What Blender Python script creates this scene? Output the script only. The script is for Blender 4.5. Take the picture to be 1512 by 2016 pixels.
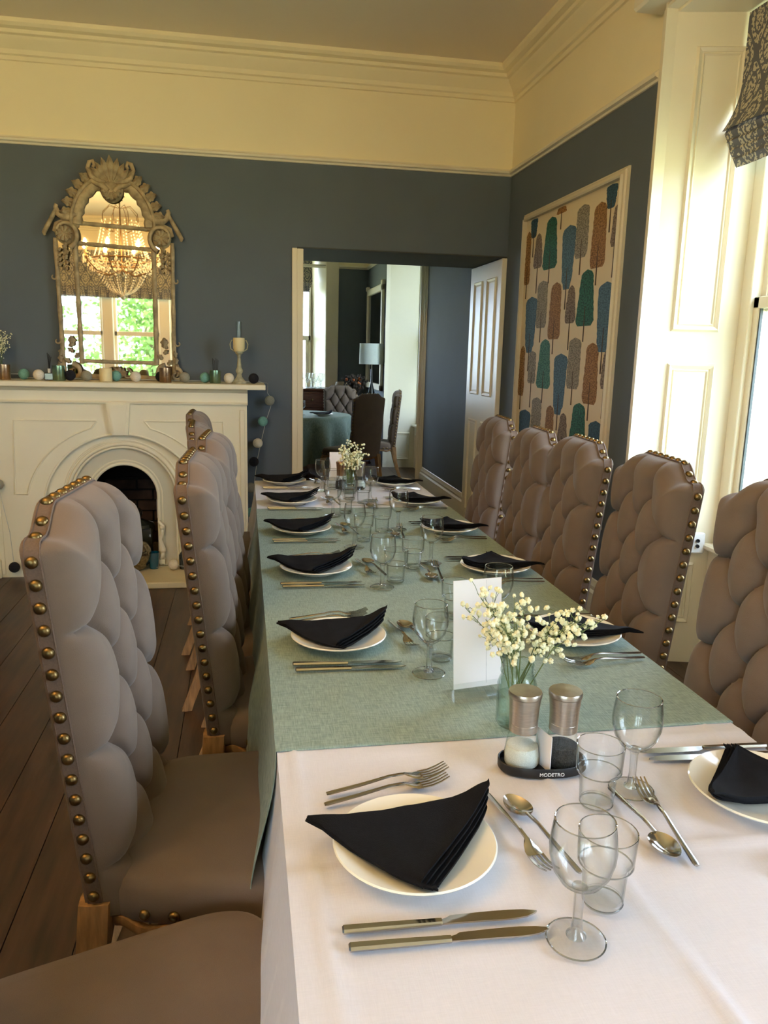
import bpy, math, random
import numpy as np
from mathutils import Vector, Matrix, noise
for o in list(bpy.data.objects): bpy.data.objects.remove(o)
sc = bpy.context.scene
COL = sc.collection
PI = math.pi
rnd = random.Random(7)
# ------------------------------------------------------------ camera
FPX = 1530.0
def cam_axes(v1=(480., 690.), roll=1.4):
    d1 = Vector(((v1[0]-756)/FPX, (v1[1]-1008)/FPX, 1)).normalized()
    hd = Vector((math.cos(math.radians(roll)), math.sin(math.radians(roll)), 0))
    n = d1.cross(hd).normalized()
    if n.y > 0: n = -n
    ex = d1.cross(n).normalized()
    return ex, d1, n          # world x, y, z seen in camera coordinates (x right, y down, z forward)
ex, ey, ez = cam_axes()
cd = bpy.data.cameras.new('camera'); cam = bpy.data.objects.new('camera', cd); COL.objects.link(cam)
right = Vector((ex.x, ey.x, ez.x)); down = Vector((ex.y, ey.y, ez.y)); fwd = Vector((ex.z, ey.z, ez.z))
mw = Matrix.Identity(4)
for i in range(3):
    mw[i][0] = right[i]; mw[i][1] = -down[i]; mw[i][2] = -fwd[i]
mw[0][3], mw[1][3], mw[2][3] = 0, 0, 1.43
cam.matrix_world = mw
cd.sensor_fit = 'VERTICAL'; cd.sensor_height = 24.0; cd.lens = 24.0*FPX/2016; cd.clip_start = .02; cd.clip_end = 200
sc.camera = cam
# ------------------------------------------------------------ world, lights, exposure
w = bpy.data.worlds.new('world'); sc.world = w; w.use_nodes = True
bg = w.node_tree.nodes['Background']; bg.inputs[0].default_value = (.64, .80, 1.0, 1); bg.inputs[1].default_value = 6.4
def portal(name, loc, rot, sx, sy):
    l = bpy.data.lights.new(name, 'AREA'); l.shape = 'RECTANGLE'; l.size = sx; l.size_y = sy
    l.cycles.is_portal = True
    o = bpy.data.objects.new(name, l); COL.objects.link(o); o.location = loc; o.rotation_euler = rot
portal('window_portal', (2.3, 2.45, 1.7), (0, PI/2, 0), 2.3, 1.5)
portal('window_portal', (2.3, -.35, 1.7), (0, PI/2, 0), 2.3, 1.3)
portal('window_portal', (-1.6, -2.1, 1.6), (PI/2, 0, PI), 2.8, 2.2)
portal('window_portal', (2.3, 8.9, 1.7), (0, PI/2, 0), 2.3, 1.7)
portal('window_portal', (0.1, 12.1, 1.7), (-PI/2, 0, PI), 1.6, 2.1)
sl = bpy.data.lights.new('sun', 'SUN'); sl.energy = 15; sl.angle = .01; sl.color = (1, .95, .85)
so = bpy.data.objects.new('sun', sl); COL.objects.link(so)
so.rotation_euler = Vector((-.5, -.02, 1)).to_track_quat('Z', 'Y').to_euler()
vs = sc.view_settings; vs.view_transform = 'Standard'; vs.look = 'None'; vs.gamma = 1; vs.use_curve_mapping = False
vs.exposure = 1.4
cy = sc.cycles
cy.use_denoising = True; cy.max_bounces = 10; cy.diffuse_bounces = 5; cy.glossy_bounces = 5
cy.transmission_bounces = 10; cy.transparent_max_bounces = 24; cy.caustics_reflective = False; cy.caustics_refractive = False
cy.sample_clamp_indirect = 6.0
# ------------------------------------------------------------ materials
def srgb(r, g, b):
    f = lambda c: (c/255/12.92) if c/255 <= .04045 else ((c/255+.055)/1.055)**2.4
    return (f(r), f(g), f(b), 1)
MATS = {}
def mat(name, col, rough=.6, metal=0, spec=.5, sheen=0, nscale=0, namt=.12, bump=0, bscale=0, stretch=None, emit=0, ecol=None, coat=0, detail=4):
    if name in MATS: return MATS[name]
    m = bpy.data.materials.new(name); m.use_nodes = True; nt = m.node_tree; b = nt.nodes['Principled BSDF']
    c = srgb(*col)
    b.inputs['Base Color'].default_value = c; b.inputs['Roughness'].default_value = rough
    b.inputs['Metallic'].default_value = metal; b.inputs['Specular IOR Level'].default_value = spec
    b.inputs['Sheen Weight'].default_value = sheen; b.inputs['Coat Weight'].default_value = coat
    if emit:
        b.inputs['Emission Color'].default_value = ecol or c; b.inputs['Emission Strength'].default_value = emit
    tc = nt.nodes.new('ShaderNodeTexCoord'); mp = nt.nodes.new('ShaderNodeMapping'); nt.links.new(tc.outputs['Object'], mp.inputs[0])
    if stretch: mp.inputs['Scale'].default_value = stretch
    if nscale:
        n = nt.nodes.new('ShaderNodeTexNoise'); n.inputs['Scale'].default_value = nscale; n.inputs['Detail'].default_value = detail
        nt.links.new(mp.outputs[0], n.inputs['Vector'])
        r = nt.nodes.new('ShaderNodeMapRange'); r.inputs[1].default_value = .3; r.inputs[2].default_value = .7
        r.inputs[3].default_value = 1-namt; r.inputs[4].default_value = 1+namt
        nt.links.new(n.outputs[0], r.inputs[0])
        mx = nt.nodes.new('ShaderNodeVectorMath'); mx.operation = 'SCALE'; mx.inputs[0].default_value = c[:3]
        nt.links.new(r.outputs[0], mx.inputs['Scale']); nt.links.new(mx.outputs[0], b.inputs['Base Color'])
    if bump:
        n2 = nt.nodes.new('ShaderNodeTexNoise'); n2.inputs['Scale'].default_value = bscale or 200; n2.inputs['Detail'].default_value = 3
        nt.links.new(mp.outputs[0], n2.inputs['Vector'])
        bp = nt.nodes.new('ShaderNodeBump'); bp.inputs['Strength'].default_value = bump; bp.inputs['Distance'].default_value = .002
        nt.links.new(n2.outputs[0], bp.inputs['Height']); nt.links.new(bp.outputs[0], b.inputs['Normal'])
    MATS[name] = m; return m
def thin_glass(name, tint=(.985, .99, .985), edge=(.34, .39, .37), refl=1.0, pwr=4.2):
    m = bpy.data.materials.new(name); m.use_nodes = True; nt = m.node_tree
    nt.nodes.remove(nt.nodes['Principled BSDF']); out = nt.nodes['Material Output']
    lw = nt.nodes.new('ShaderNodeLayerWeight'); lw.inputs[0].default_value = .5
    pw = nt.nodes.new('ShaderNodeMath'); pw.operation = 'POWER'; pw.inputs[1].default_value = pwr
    nt.links.new(lw.outputs['Facing'], pw.inputs[0])
    mx = nt.nodes.new('ShaderNodeMix'); mx.data_type = 'RGBA'
    mx.inputs[6].default_value = (*tint, 1); mx.inputs[7].default_value = (*edge, 1)
    nt.links.new(pw.outputs[0], mx.inputs[0])
    tr = nt.nodes.new('ShaderNodeBsdfTransparent'); nt.links.new(mx.outputs[2], tr.inputs[0])
    gl = nt.nodes.new('ShaderNodeBsdfGlossy'); gl.inputs['Roughness'].default_value = .02
    ms = nt.nodes.new('ShaderNodeMixShader')
    sc_ = nt.nodes.new('ShaderNodeMath'); sc_.operation = 'MULTIPLY_ADD'; sc_.inputs[1].default_value = .8*refl; sc_.inputs[2].default_value = .035*refl
    nt.links.new(pw.outputs[0], sc_.inputs[0]); nt.links.new(sc_.outputs[0], ms.inputs[0])
    nt.links.new(tr.outputs[0], ms.inputs[1]); nt.links.new(gl.outputs[0], ms.inputs[2]); nt.links.new(ms.outputs[0], out.inputs[0])
    MATS[name] = m; return m
def solid_glass(name, col=(1, 1, 1), rough=0):
    m = bpy.data.materials.new(name); m.use_nodes = True; b = m.node_tree.nodes['Principled BSDF']
    b.inputs['Base Color'].default_value = (*col, 1); b.inputs['Transmission Weight'].default_value = 1
    b.inputs['Roughness'].default_value = rough; b.inputs['IOR'].default_value = 1.5; MATS[name] = m; return m

M_blue = mat('blue_wall_paint', (92, 102, 112), .75, nscale=3, namt=.04, bump=.15, bscale=60)
M_cream = mat('cream_wall_paint', (242, 230, 196), .7, nscale=2, namt=.02, bump=.1, bscale=60)
M_ceil = mat('ceiling_paint', (246, 232, 208), .8, nscale=1.2, namt=.02)
M_white = mat('white_gloss_paint', (236, 228, 206), .35, nscale=3, namt=.02, bump=.05, bscale=20)
M_fire = mat('fireplace_paint', (235, 226, 198), .45, nscale=4, namt=.03, bump=.12, bscale=30)
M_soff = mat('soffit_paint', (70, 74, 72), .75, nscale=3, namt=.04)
M_plank = mat('dark_floorboard', (68, 45, 31), .38, nscale=3.2, namt=.5, bump=.25, bscale=14, stretch=(9, 1, 1), detail=8)
M_fabric = mat('taupe_velvet', (112, 95, 82), .85, sheen=.15, nscale=9, namt=.08, bump=.35, bscale=900)
M_gimp = mat('brown_gimp_braid', (102, 82, 68), .8, sheen=.1, nscale=300, namt=.15)
M_nail = mat('aged_brass_nail', (128, 106, 68), .33, metal=1, nscale=200, namt=.2)
M_oak = mat('limed_oak', (158, 120, 78), .6, nscale=14, namt=.35, bump=.4, bscale=40, stretch=(6, 6, 1))
M_china = mat('cream_china', (236, 234, 222), .12, coat=.3, nscale=3, namt=.01)
M_napkin = mat('black_linen', (15, 15, 19), .9, spec=.2, nscale=150, namt=.2, bump=.4, bscale=700)
M_steel = mat('polished_steel', (190, 186, 180), .14, metal=1, nscale=40, namt=.04)
M_brush = mat('brushed_steel', (186, 176, 164), .3, metal=1, nscale=60, namt=.1, stretch=(1, 1, 12))
M_copper = mat('bronzed_steel', (170, 130, 100), .3, metal=1, nscale=30, namt=.06)
M_black = mat('black_rubber', (20, 20, 22), .5, nscale=80, namt=.1)
M_salt = mat('salt_crystals', (240, 240, 236), .8, nscale=600, namt=.08, bump=1, bscale=900)
M_pepper = mat('peppercorns', (46, 40, 36), .7, nscale=420, namt=.9, bump=1, bscale=700)
M_paper = mat('menu_paper', (232, 226, 224), .7, nscale=4, namt=.015)
M_paperline = mat('menu_print', (205, 200, 200), .7, nscale=90, namt=.1)
M_stem = mat('flower_stem', (98, 112, 62), .7, nscale=30, namt=.2)
M_bloss = mat('gypsophila_petal', (238, 234, 196), .8, nscale=90, namt=.08)
M_gilt = mat('antique_carved_wood', (172, 154, 122), .6, metal=.05, nscale=22, namt=.38, bump=.8, bscale=60, detail=8)
M_mirror = mat('silvered_glass', (245, 240, 225), .015, metal=1, nscale=2, namt=.02)
M_soot = mat('sooty_brick', (62, 44, 34), .9, nscale=9, namt=.6, bump=.6, bscale=60)
M_sootb = mat('soot_black', (16, 14, 13), .95, nscale=5, namt=.3)
M_hearth = mat('pale_stone_hearth', (214, 200, 164), .4, nscale=6, namt=.07)
M_teal = mat('teal_cotton', (116, 170, 160), .95, nscale=160, namt=.15, bump=.8, bscale=300)
M_creamb = mat('cream_cotton', (226, 216, 196), .95, nscale=160, namt=.1, bump=.8, bscale=300)
M_greyb = mat('grey_cotton', (150, 146, 130), .95, nscale=160, namt=.12, bump=.8, bscale=300)
M_blackb = mat('black_cotton', (26, 26, 32), .95, nscale=160, namt=.12, bump=.8, bscale=300)
M_cord = mat('clear_cord', (190, 190, 180), .6, nscale=50, namt=.1)
M_wax = mat('cream_wax', (232, 214, 164), .5, nscale=6, namt=.03)
M_tinbr = mat('bronze_tin', (176, 146, 118), .28, metal=1, nscale=90, namt=.15)
M_tingr = mat('green_tin', (140, 168, 142), .28, metal=1, nscale=90, namt=.12)
M_reed = mat('black_reed', (18, 18, 20), .7, nscale=90, namt=.1)
M_candst = mat('distressed_candlestick', (172, 168, 140), .7, nscale=40, namt=.3, bump=.5, bscale=80)
M_tealglass = mat('teal_glass', (12, 84, 104), .1, coat=1, nscale=20, namt=.1)
M_merc = mat('mercury_glass', (150, 140, 120), .12, metal=.9, nscale=60, namt=.6, bump=.25, bscale=90, detail=8)
M_dkglass = mat('smoked_glass', (44, 48, 44), .12, coat=.6, nscale=8, namt=.2)
M_plastic = mat('white_plastic', (236, 238, 240), .35, nscale=20, namt=.01)
M_dark = mat('dark_hole', (16, 16, 18), .6, nscale=20, namt=.1)
M_dwood = mat('mahogany', (70, 36, 22), .25, nscale=7, namt=.35, bump=.1, bscale=30, stretch=(1, 6, 6))
M_shade = mat('pale_lamp_shade', (206, 214, 212), .9, nscale=150, namt=.04, bump=.3, bscale=300)
M_twood = mat('table_wood', (120, 84, 54), .5, nscale=8, namt=.25, stretch=(1, 6, 1))
M_leafd = mat('dried_leaf', (52, 42, 32), .8, nscale=20, namt=.4)
M_orange = mat('orange_petal', (170, 92, 48), .8, nscale=20, namt=.3)
M_vase = mat('stoneware', (150, 128, 104), .6, nscale=8, namt=.3)
M_foliage = mat('tree_foliage', (96, 132, 62), .7, nscale=1.5, namt=.4)
M_trunk = mat('tree_bark', (92, 78, 60), .9, nscale=8, namt=.4)
M_lawn = mat('lawn', (150, 154, 118), .9, nscale=3, namt=.2)
M_metfr = mat('dark_window_gasket', (60, 70, 76), .4, nscale=20, namt=.05)
M_chand = mat('chandelier_metal', (120, 96, 66), .35, metal=.9, nscale=40, namt=.2)
M_bulb = mat('lit_candle_bulb', (255, 190, 110), .4, emit=290, ecol=(1, .6, .25, 1))
M_glass = thin_glass('drinking_glass')
M_pane = thin_glass('window_glass', edge=(.9, .93, .92), refl=.6)
M_jar = thin_glass('jar_glass', tint=(.95, .985, .965), edge=(.4, .52, .48))
M_rim = thin_glass('glass_rim', tint=(.62, .66, .65), edge=(.25, .28, .27), refl=3.5, pwr=2.0)
M_stemg = thin_glass('stem_glass', tint=(.93, .94, .94), edge=(.3, .34, .33), refl=2.2, pwr=2.6)
M_water = thin_glass('water_surface', tint=(.93, .97, .95), edge=(.8, .85, .82))
M_acryl = thin_glass('acrylic', edge=(.8, .8, .8))

def cloth_mat(name, base, dark, scale, amt, damask=False, weft=True):
    m = bpy.data.materials.new(name); m.use_nodes = True; nt = m.node_tree; b = nt.nodes['Principled BSDF']
    b.inputs['Roughness'].default_value = .75; b.inputs['Specular IOR Level'].default_value = .3; b.inputs['Sheen Weight'].default_value = .1
    tc = nt.nodes.new('ShaderNodeTexCoord')
    fac = None
    for st in ((1, 14, 1), (14, 1, 1)):
        mp = nt.nodes.new('ShaderNodeMapping'); mp.inputs['Scale'].default_value = st; nt.links.new(tc.outputs['Object'], mp.inputs[0])
        n = nt.nodes.new('ShaderNodeTexNoise'); n.inputs['Scale'].default_value = scale; n.inputs['Detail'].default_value = 3
        nt.links.new(mp.outputs[0], n.inputs['Vector'])
        if fac is None: fac = n.outputs[0]
        else:
            a = nt.nodes.new('ShaderNodeMath'); a.operation = 'ADD'; nt.links.new(fac, a.inputs[0]); nt.links.new(n.outputs[0], a.inputs[1]); fac = a.outputs[0]
    r = nt.nodes.new('ShaderNodeMapRange'); r.inputs[1].default_value = .75; r.inputs[2].default_value = 1.25; nt.links.new(fac, r.inputs[0])
    mx = nt.nodes.new('ShaderNodeMix'); mx.data_type = 'RGBA'; mx.inputs[6].default_value = srgb(*dark); mx.inputs[7].default_value = srgb(*base)
    nt.links.new(r.outputs[0], mx.inputs[0]); nt.links.new(mx.outputs[2], b.inputs['Base Color'])
    if damask:
        v = nt.nodes.new('ShaderNodeTexVoronoi'); v.voronoi_dimensions = '2D'; v.inputs['Scale'].default_value = 9; v.inputs['Randomness'].default_value = .35
        nn = nt.nodes.new('ShaderNodeTexNoise'); nn.inputs['Scale'].default_value = 55
        nt.links.new(tc.outputs['Object'], v.inputs['Vector']); nt.links.new(tc.outputs['Object'], nn.inputs['Vector'])
        s = nt.nodes.new('ShaderNodeMath'); s.operation = 'MULTIPLY_ADD'; s.inputs[1].default_value = .3; nt.links.new(nn.outputs[0], s.inputs[0]); nt.links.new(v.outputs['Distance'], s.inputs[2])
        rr = nt.nodes.new('ShaderNodeMapRange'); rr.inputs[1].default_value = .26; rr.inputs[2].default_value = .3; rr.inputs[3].default_value = .38; rr.inputs[4].default_value = .62
        nt.links.new(s.outputs[0], rr.inputs[0]); nt.links.new(rr.outputs[0], b.inputs['Roughness'])
    bp = nt.nodes.new('ShaderNodeBump'); bp.inputs['Strength'].default_value = amt; bp.inputs['Distance'].default_value = .001
    nt.links.new(fac, bp.inputs['Height']); nt.links.new(bp.outputs[0], b.inputs['Normal'])
    MATS[name] = m; return m
M_green = cloth_mat('sage_linen', (150, 166, 156), (112, 132, 122), 38, .5)
M_linen = cloth_mat('white_damask', (214, 213, 222), (208, 207, 216), 60, .12, damask=True)

def fabric_print():
    # ogee damask of the roman blinds: cream ground, grey-blue motifs
    m = bpy.data.materials.new('damask_blind'); m.use_nodes = True; nt = m.node_tree; b = nt.nodes['Principled BSDF']
    b.inputs['Roughness'].default_value = .9
    N = nt.nodes.new; L = nt.links.new
    tc = N('ShaderNodeTexCoord'); sp = N('ShaderNodeSeparateXYZ'); L(tc.outputs['UV'], sp.inputs[0])
    def mth(op, a, bb=None, c=None):
        n = N('ShaderNodeMath'); n.operation = op
        for i, v in enumerate((a, bb, c)):
            if v is None: continue
            if isinstance(v, (int, float)): n.inputs[i].default_value = v
            else: L(v, n.inputs[i])
        return n.outputs[0]
    u = mth('MULTIPLY', sp.outputs[0], 1/.15); v = mth('MULTIPLY', sp.outputs[1], 2*PI/.26)
    s = mth('SINE', v)
    cu = mth('COSINE', mth('MULTIPLY', u, 2*PI))
    val = mth('ADD', cu, s)                       # ogee cells: val=0 contour
    line = mth('LESS_THAN', mth('ABSOLUTE', val), .28)
    ring = mth('LESS_THAN', mth('ABSOLUTE', mth('SUBTRACT', mth('ABSOLUTE', val), 1.25)), .16)
    n = N('ShaderNodeTexNoise'); n.inputs['Scale'].default_value = 75; n.inputs['Detail'].default_value = 1; L(tc.outputs['UV'], n.inputs['Vector'])
    spot = mth('GREATER_THAN', n.outputs[0], .52)
    dark = mth('MAXIMUM', mth('MAXIMUM', line, ring), spot)
    mx = N('ShaderNodeMix'); mx.data_type = 'RGBA'; L(dark, mx.inputs[0]); mx.inputs[6].default_value = srgb(190, 184, 164); mx.inputs[7].default_value = srgb(98, 100, 108)
    L(mx.outputs[2], b.inputs['Base Color'])
    MATS['damask_blind'] = m; return m
M_blind = fabric_print()
def print_mat(name, a, b_):
    m = bpy.data.materials.new(name); m.use_nodes = True; nt = m.node_tree; b = nt.nodes['Principled BSDF']; b.inputs['Roughness'].default_value = .8
    tc = nt.nodes.new('ShaderNodeTexCoord'); mp = nt.nodes.new('ShaderNodeMapping'); mp.inputs['Scale'].default_value = (1, 1, 2.2); nt.links.new(tc.outputs['Object'], mp.inputs[0])
    n = nt.nodes.new('ShaderNodeTexNoise'); n.inputs['Scale'].default_value = 60; n.inputs['Detail'].default_value = 2; nt.links.new(mp.outputs[0], n.inputs['Vector'])
    r = nt.nodes.new('ShaderNodeMapRange'); r.inputs[1].default_value = .4; r.inputs[2].default_value = .58; nt.links.new(n.outputs[0], r.inputs[0])
    mx = nt.nodes.new('ShaderNodeMix'); mx.data_type = 'RGBA'; mx.inputs[6].default_value = srgb(*a); mx.inputs[7].default_value = srgb(*b_)
    nt.links.new(r.outputs[0], mx.inputs[0]); nt.links.new(mx.outputs[2], b.inputs['Base Color']); MATS[name] = m; return m
PR = {'navy': print_mat('print_navy', (34, 62, 84), (52, 88, 110)), 'blue': print_mat('print_blue', (58, 86, 112), (84, 118, 142)),
      'green': print_mat('print_green', (18, 66, 64), (44, 110, 92)), 'teal': print_mat('print_teal', (38, 92, 92), (84, 138, 126)),
      'brown': print_mat('print_brown', (112, 78, 42), (164, 122, 74)), 'taupe': print_mat('print_taupe', (92, 76, 66), (140, 124, 110)),
      'grey': print_mat('print_grey', (110, 104, 94), (158, 150, 136))}
M_paperwall = mat('wallpaper_ground', (222, 206, 176), .7, nscale=4, namt=.015)
M_ptrunk = mat('print_trunk', (70, 52, 40), .8, nscale=30, namt=.1)

# ------------------------------------------------------------ mesh builder
class MB:
    def __init__(s): s.v = []; s.f = []; s.mi = []; s.m = 0
    def add(s, vs, fs):
        o = len(s.v); s.v += [tuple(p) for p in vs]
        for f in fs: s.f.append(tuple(i+o for i in f)); s.mi.append(s.m)
        return s
    def box(s, x0, x1, y0, y1, z0, z1, b=0):
        if b > 0:
            return s.bevbox(x0, x1, y0, y1, z0, z1, b)
        vs = [(x, y, z) for z in (z0, z1) for y in (y0, y1) for x in (x0, x1)]
        return s.add(vs, [(0, 2, 3, 1), (4, 5, 7, 6), (0, 1, 5, 4), (2, 6, 7, 3), (0, 4, 6, 2), (1, 3, 7, 5)])
    def bevbox(s, x0, x1, y0, y1, z0, z1, b):
        def ring(d, z): 
            return [(x0+d, y0, z), (x1-d, y0, z), (x1, y0+d, z), (x1, y1-d, z), (x1-d, y1, z), (x0+d, y1, z), (x0, y1-d, z), (x0, y0+d, z)]
        def ins(z): 
            return [(x0+b, y0+b, z), (x1-b, y0+b, z), (x1-b, y0+b, z), (x1-b, y1-b, z), (x1-b, y1-b, z), (x0+b, y1-b, z), (x0+b, y1-b, z), (x0+b, y0+b, z)]
        return s.loft([[(x+0, y, z) for x, y, z in r] for r in (ins(z0), ring(b, z0+b), ring(b, z1-b), ins(z1))])
    def loft(s, rings, caps=True, closed=True):
        n = len(rings[0]); vs = [p for r in rings for p in r]; fs = []
        m = n if closed else n-1
        for i in range(len(rings)-1):
            for j in range(m):
                k = (j+1) % n
                fs.append((i*n+j, i*n+k, (i+1)*n+k, (i+1)*n+j))
        if caps: fs.append(tuple(reversed(range(n)))); fs.append(tuple((len(rings)-1)*n+j for j in range(n)))
        return s.add(vs, fs)
    def lathe(s, prof, c=(0, 0, 0), n=32, caps=True):
        rings = [[(c[0]+r*math.cos(2*PI*j/n), c[1]+r*math.sin(2*PI*j/n), c[2]+z) for j in range(n)] for r, z in prof]
        return s.loft(rings, caps)
    def tube(s, pts, r, n=8, caps=True, flat=1.0, up=None):
        pts = [Vector(p) for p in pts]; rings = []
        nrm = None
        for i, p in enumerate(pts):
            t = (pts[min(i+1, len(pts)-1)]-pts[max(i-1, 0)])
            if t.length < 1e-9: t = Vector((0, 0, 1))
            t.normalize()
            if nrm is None:
                a = Vector(up) if up else (Vector((0, 0, 1)) if abs(t.z) < .9 else Vector((1, 0, 0)))
                nrm = (a-t*a.dot(t)).normalized()
            else:
                nrm = (nrm-t*nrm.dot(t))
                nrm = nrm.normalized() if nrm.length > 1e-6 else Vector((1, 0, 0))
            bn = t.cross(nrm); rr = r[i] if hasattr(r, '__len__') else r
            rings.append([p+nrm*(rr*flat*math.cos(2*PI*j/n))+bn*(rr*math.sin(2*PI*j/n)) for j in range(n)])
        return s.loft(rings, caps)
    def sphere(s, c, r, nu=16, nv=10, sz=1.0):
        vs = [(c[0], c[1], c[2]-r*sz)]; fs = []
        for i in range(1, nv):
            a = -PI/2+PI*i/nv
            for j in range(nu): vs.append((c[0]+r*math.cos(a)*math.cos(2*PI*j/nu), c[1]+r*math.cos(a)*math.sin(2*PI*j/nu), c[2]+r*sz*math.sin(a)))
        vs.append((c[0], c[1], c[2]+r*sz)); L = len(vs)-1
        for j in range(nu): fs.append((0, 1+(j+1) % nu, 1+j))
        for i in range(nv-2):
            for j in range(nu):
                a = 1+i*nu+j; b = 1+i*nu+(j+1) % nu; fs.append((a, b, b+nu, a+nu))
        for j in range(nu): fs.append((L, L-nu+j, L-nu+(j+1) % nu))
        return s.add(vs, fs)
    def prism(s, poly, axis, a, b):
        def P(u, v, t): return {'x': (t, u, v), 'y': (u, t, v), 'z': (u, v, t)}[axis]
        n = len(poly); vs = [P(u, v, a) for u, v in poly]+[P(u, v, b) for u, v in poly]
        fs = [tuple(reversed(range(n))), tuple(range(n, 2*n))]+[(j, (j+1) % n, n+(j+1) % n, n+j) for j in range(n)]
        return s.add(vs, fs)
    def grid(s, fn, nu, nv):
        vs = [fn(i/nu, j/nv) for j in range(nv+1) for i in range(nu+1)]
        fs = [(j*(nu+1)+i, j*(nu+1)+i+1, (j+1)*(nu+1)+i+1, (j+1)*(nu+1)+i) for j in range(nv) for i in range(nu)]
        return s.add(vs, fs)
    def mesh(s, name, mats, smooth=.6):
        me = bpy.data.meshes.new(name); me.from_pydata([tuple(p) for p in s.v], [], s.f)
        for m in (mats if isinstance(mats, (list, tuple)) else [mats]): me.materials.append(m)
        if any(s.mi): me.polygons.foreach_set('material_index', s.mi)
        if smooth:
            me.shade_smooth(); me.set_sharp_from_angle(angle=smooth)
        me.update(); return me
    def obj(s, name, mats, parent=None, smooth=.6, fix=True):
        me = s.mesh(name, mats, smooth)
        if fix:
            import bmesh
            bm = bmesh.new(); bm.from_mesh(me); bmesh.ops.recalc_face_normals(bm, faces=bm.faces); bm.to_mesh(me); bm.free()
        return link(name, me, parent)
def link(name, me, parent=None, loc=None, rot=None):
    o = bpy.data.objects.new(name, me); COL.objects.link(o)
    if parent: o.parent = parent
    if loc is not None: o.location = loc
    if rot is not None: o.rotation_euler = rot
    return o
def tag(o, label, cat, group=None):
    o['label'] = label; o['category'] = cat
    if group: o['group'] = group
    return o
def thing(name, label, cat, loc=(0, 0, 0), rz=0, group=None):
    o = bpy.data.objects.new(name, None); COL.objects.link(o); o.location = loc; o.rotation_euler = (0, 0, rz)
    o.empty_display_size = .05
    return tag(o, label, cat, group)
def struct(o): o['kind'] = 'structure'; return o
def dup(root, loc=None, rz=None, label=None, group=None, cat=None, rot=None):
    r = root.copy(); COL.objects.link(r)
    if loc is not None: r.location = loc
    if rz is not None: r.rotation_euler = (0, 0, rz)
    if rot is not None: r.rotation_euler = rot
    if label: r['label'] = label
    if group: r['group'] = group
    for ch in list(root.children):
        c = ch.copy(); COL.objects.link(c); c.parent = r
        for g in list(ch.children):
            d = g.copy(); COL.objects.link(d); d.parent = c
    return r
def sm(a, b, x):
    # smoothstep, also with a > b
    t = min(1, max(0, (x-a)/(b-a))); return t*t*(3-2*t)

# ============================================================ ROOM
XR, XL, YB, YN, ZC = 1.79, -3.3, 5.35, -1.75, 3.26
RAIL0, RAIL1 = 2.62, 2.66
Y2 = 11.6; PASS = 6.08
# floor: dark boards running down the room
fl = struct(MB().box(XL-.6, 2.5, YN-.5, Y2+.6, -.12, -.035).obj('floor', M_sootb, smooth=0))
pw = .171; x = XL-.2; k = 0
while x < 2.3:
    sh = (k % 3)*1.1
    segs = [(YN-.3, 2.1+sh), (2.1+sh, 7.3+sh*.6), (7.3+sh*.6, Y2+.3)]
    for a, b in segs:
        link('plank', MB().box(x+.0015, x+pw-.0015, a+.001, b-.001, -.03, 0, ).mesh('plank', M_plank, 0), fl)
    x += pw; k += 1
# ceiling
struct(MB().box(XL-.4, 2.6, YN-.4, Y2+.5, ZC, ZC+.15).obj('ceiling', M_ceil, smooth=0))
# back wall with fireplace recess and doorway opening (x .355 .. 1.79)
def wall_piece(mb, x0, x1, y0, y1, z0, z1): mb.box(x0, x1, y0, y1, z0, z1)
mb = MB()
mb.box(XL, -1.0, YB, PASS, 0, RAIL0); mb.box(-.5, .352, YB, PASS, 0, RAIL0); mb.box(-1.0, -.5, YB, PASS, .85, RAIL0)
mb.box(-1.0, -.5, YB+.45, PASS, 0, .85)
mb.box(.352, XR, YB, YB+.02, 2.105, RAIL0)
mb.box(.352, XR, YB+.02, PASS, 2.107, RAIL0)
wb = struct(mb.obj('wall_back', M_blue, smooth=0))
mb = MB().box(XL, XR, YB, PASS, RAIL0, ZC); mb.obj('upper_wall', M_cream, wb, smooth=0)
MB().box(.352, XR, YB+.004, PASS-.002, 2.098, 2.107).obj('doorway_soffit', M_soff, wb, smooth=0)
# left wall, near wall with its wide window
WL = struct(MB().box(XL-.15, XL, YN, YB+.7, 0, RAIL0).obj('wall_left', M_blue, smooth=0))
MB().box(XL-.15, XL, YN, YB+.7, RAIL0, ZC).obj('upper_wall', M_cream, WL, smooth=0)
NX0, NX1, NZ0, NZ1 = -3.0, -.2, .55, 2.75
mb = MB(); mb.box(XL-.15, NX0, YN-.3, YN, 0, ZC); mb.box(NX1, XR+.5, YN-.3, YN, 0, ZC); mb.box(NX0, NX1, YN-.3, YN, 0, NZ0); mb.box(NX0, NX1, YN-.3, YN, NZ1, ZC)
struct(mb.obj('wall_near', M_cream, smooth=0))
# right wall: openings for window A (y 1.62..3.27), window B (y -1.1..0.45), room two window (7.9..9.85)
W1 = (1.62, 3.31); W2_ = (-1.15, .45); W3 = (7.83, 9.78); WT = 2.86; XO = 2.22
def right_wall(name, y0, y1, wins):
    lo = MB(); up = MB(); ys = [y0]
    for a, b in wins: ys += [a, b]
    ys.append(y1)
    for i in range(0, len(ys), 2):
        lo.box(XR, XO+.12, ys[i], ys[i+1], 0, RAIL0); up.box(XR, XO+.12, ys[i], ys[i+1], RAIL0, ZC)
    for a, b in wins: up.box(XR, XO+.12, a, b, WT, ZC)
    o = struct(lo.obj(name, M_blue, smooth=0)); up.obj('upper_wall', M_cream, o, smooth=0); return o
wr = right_wall('wall_right', YN-.3, YB+.72, [W2_, W1])
wr2 = right_wall('wall_right_far', YB+.72, Y2, [W3])
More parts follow.
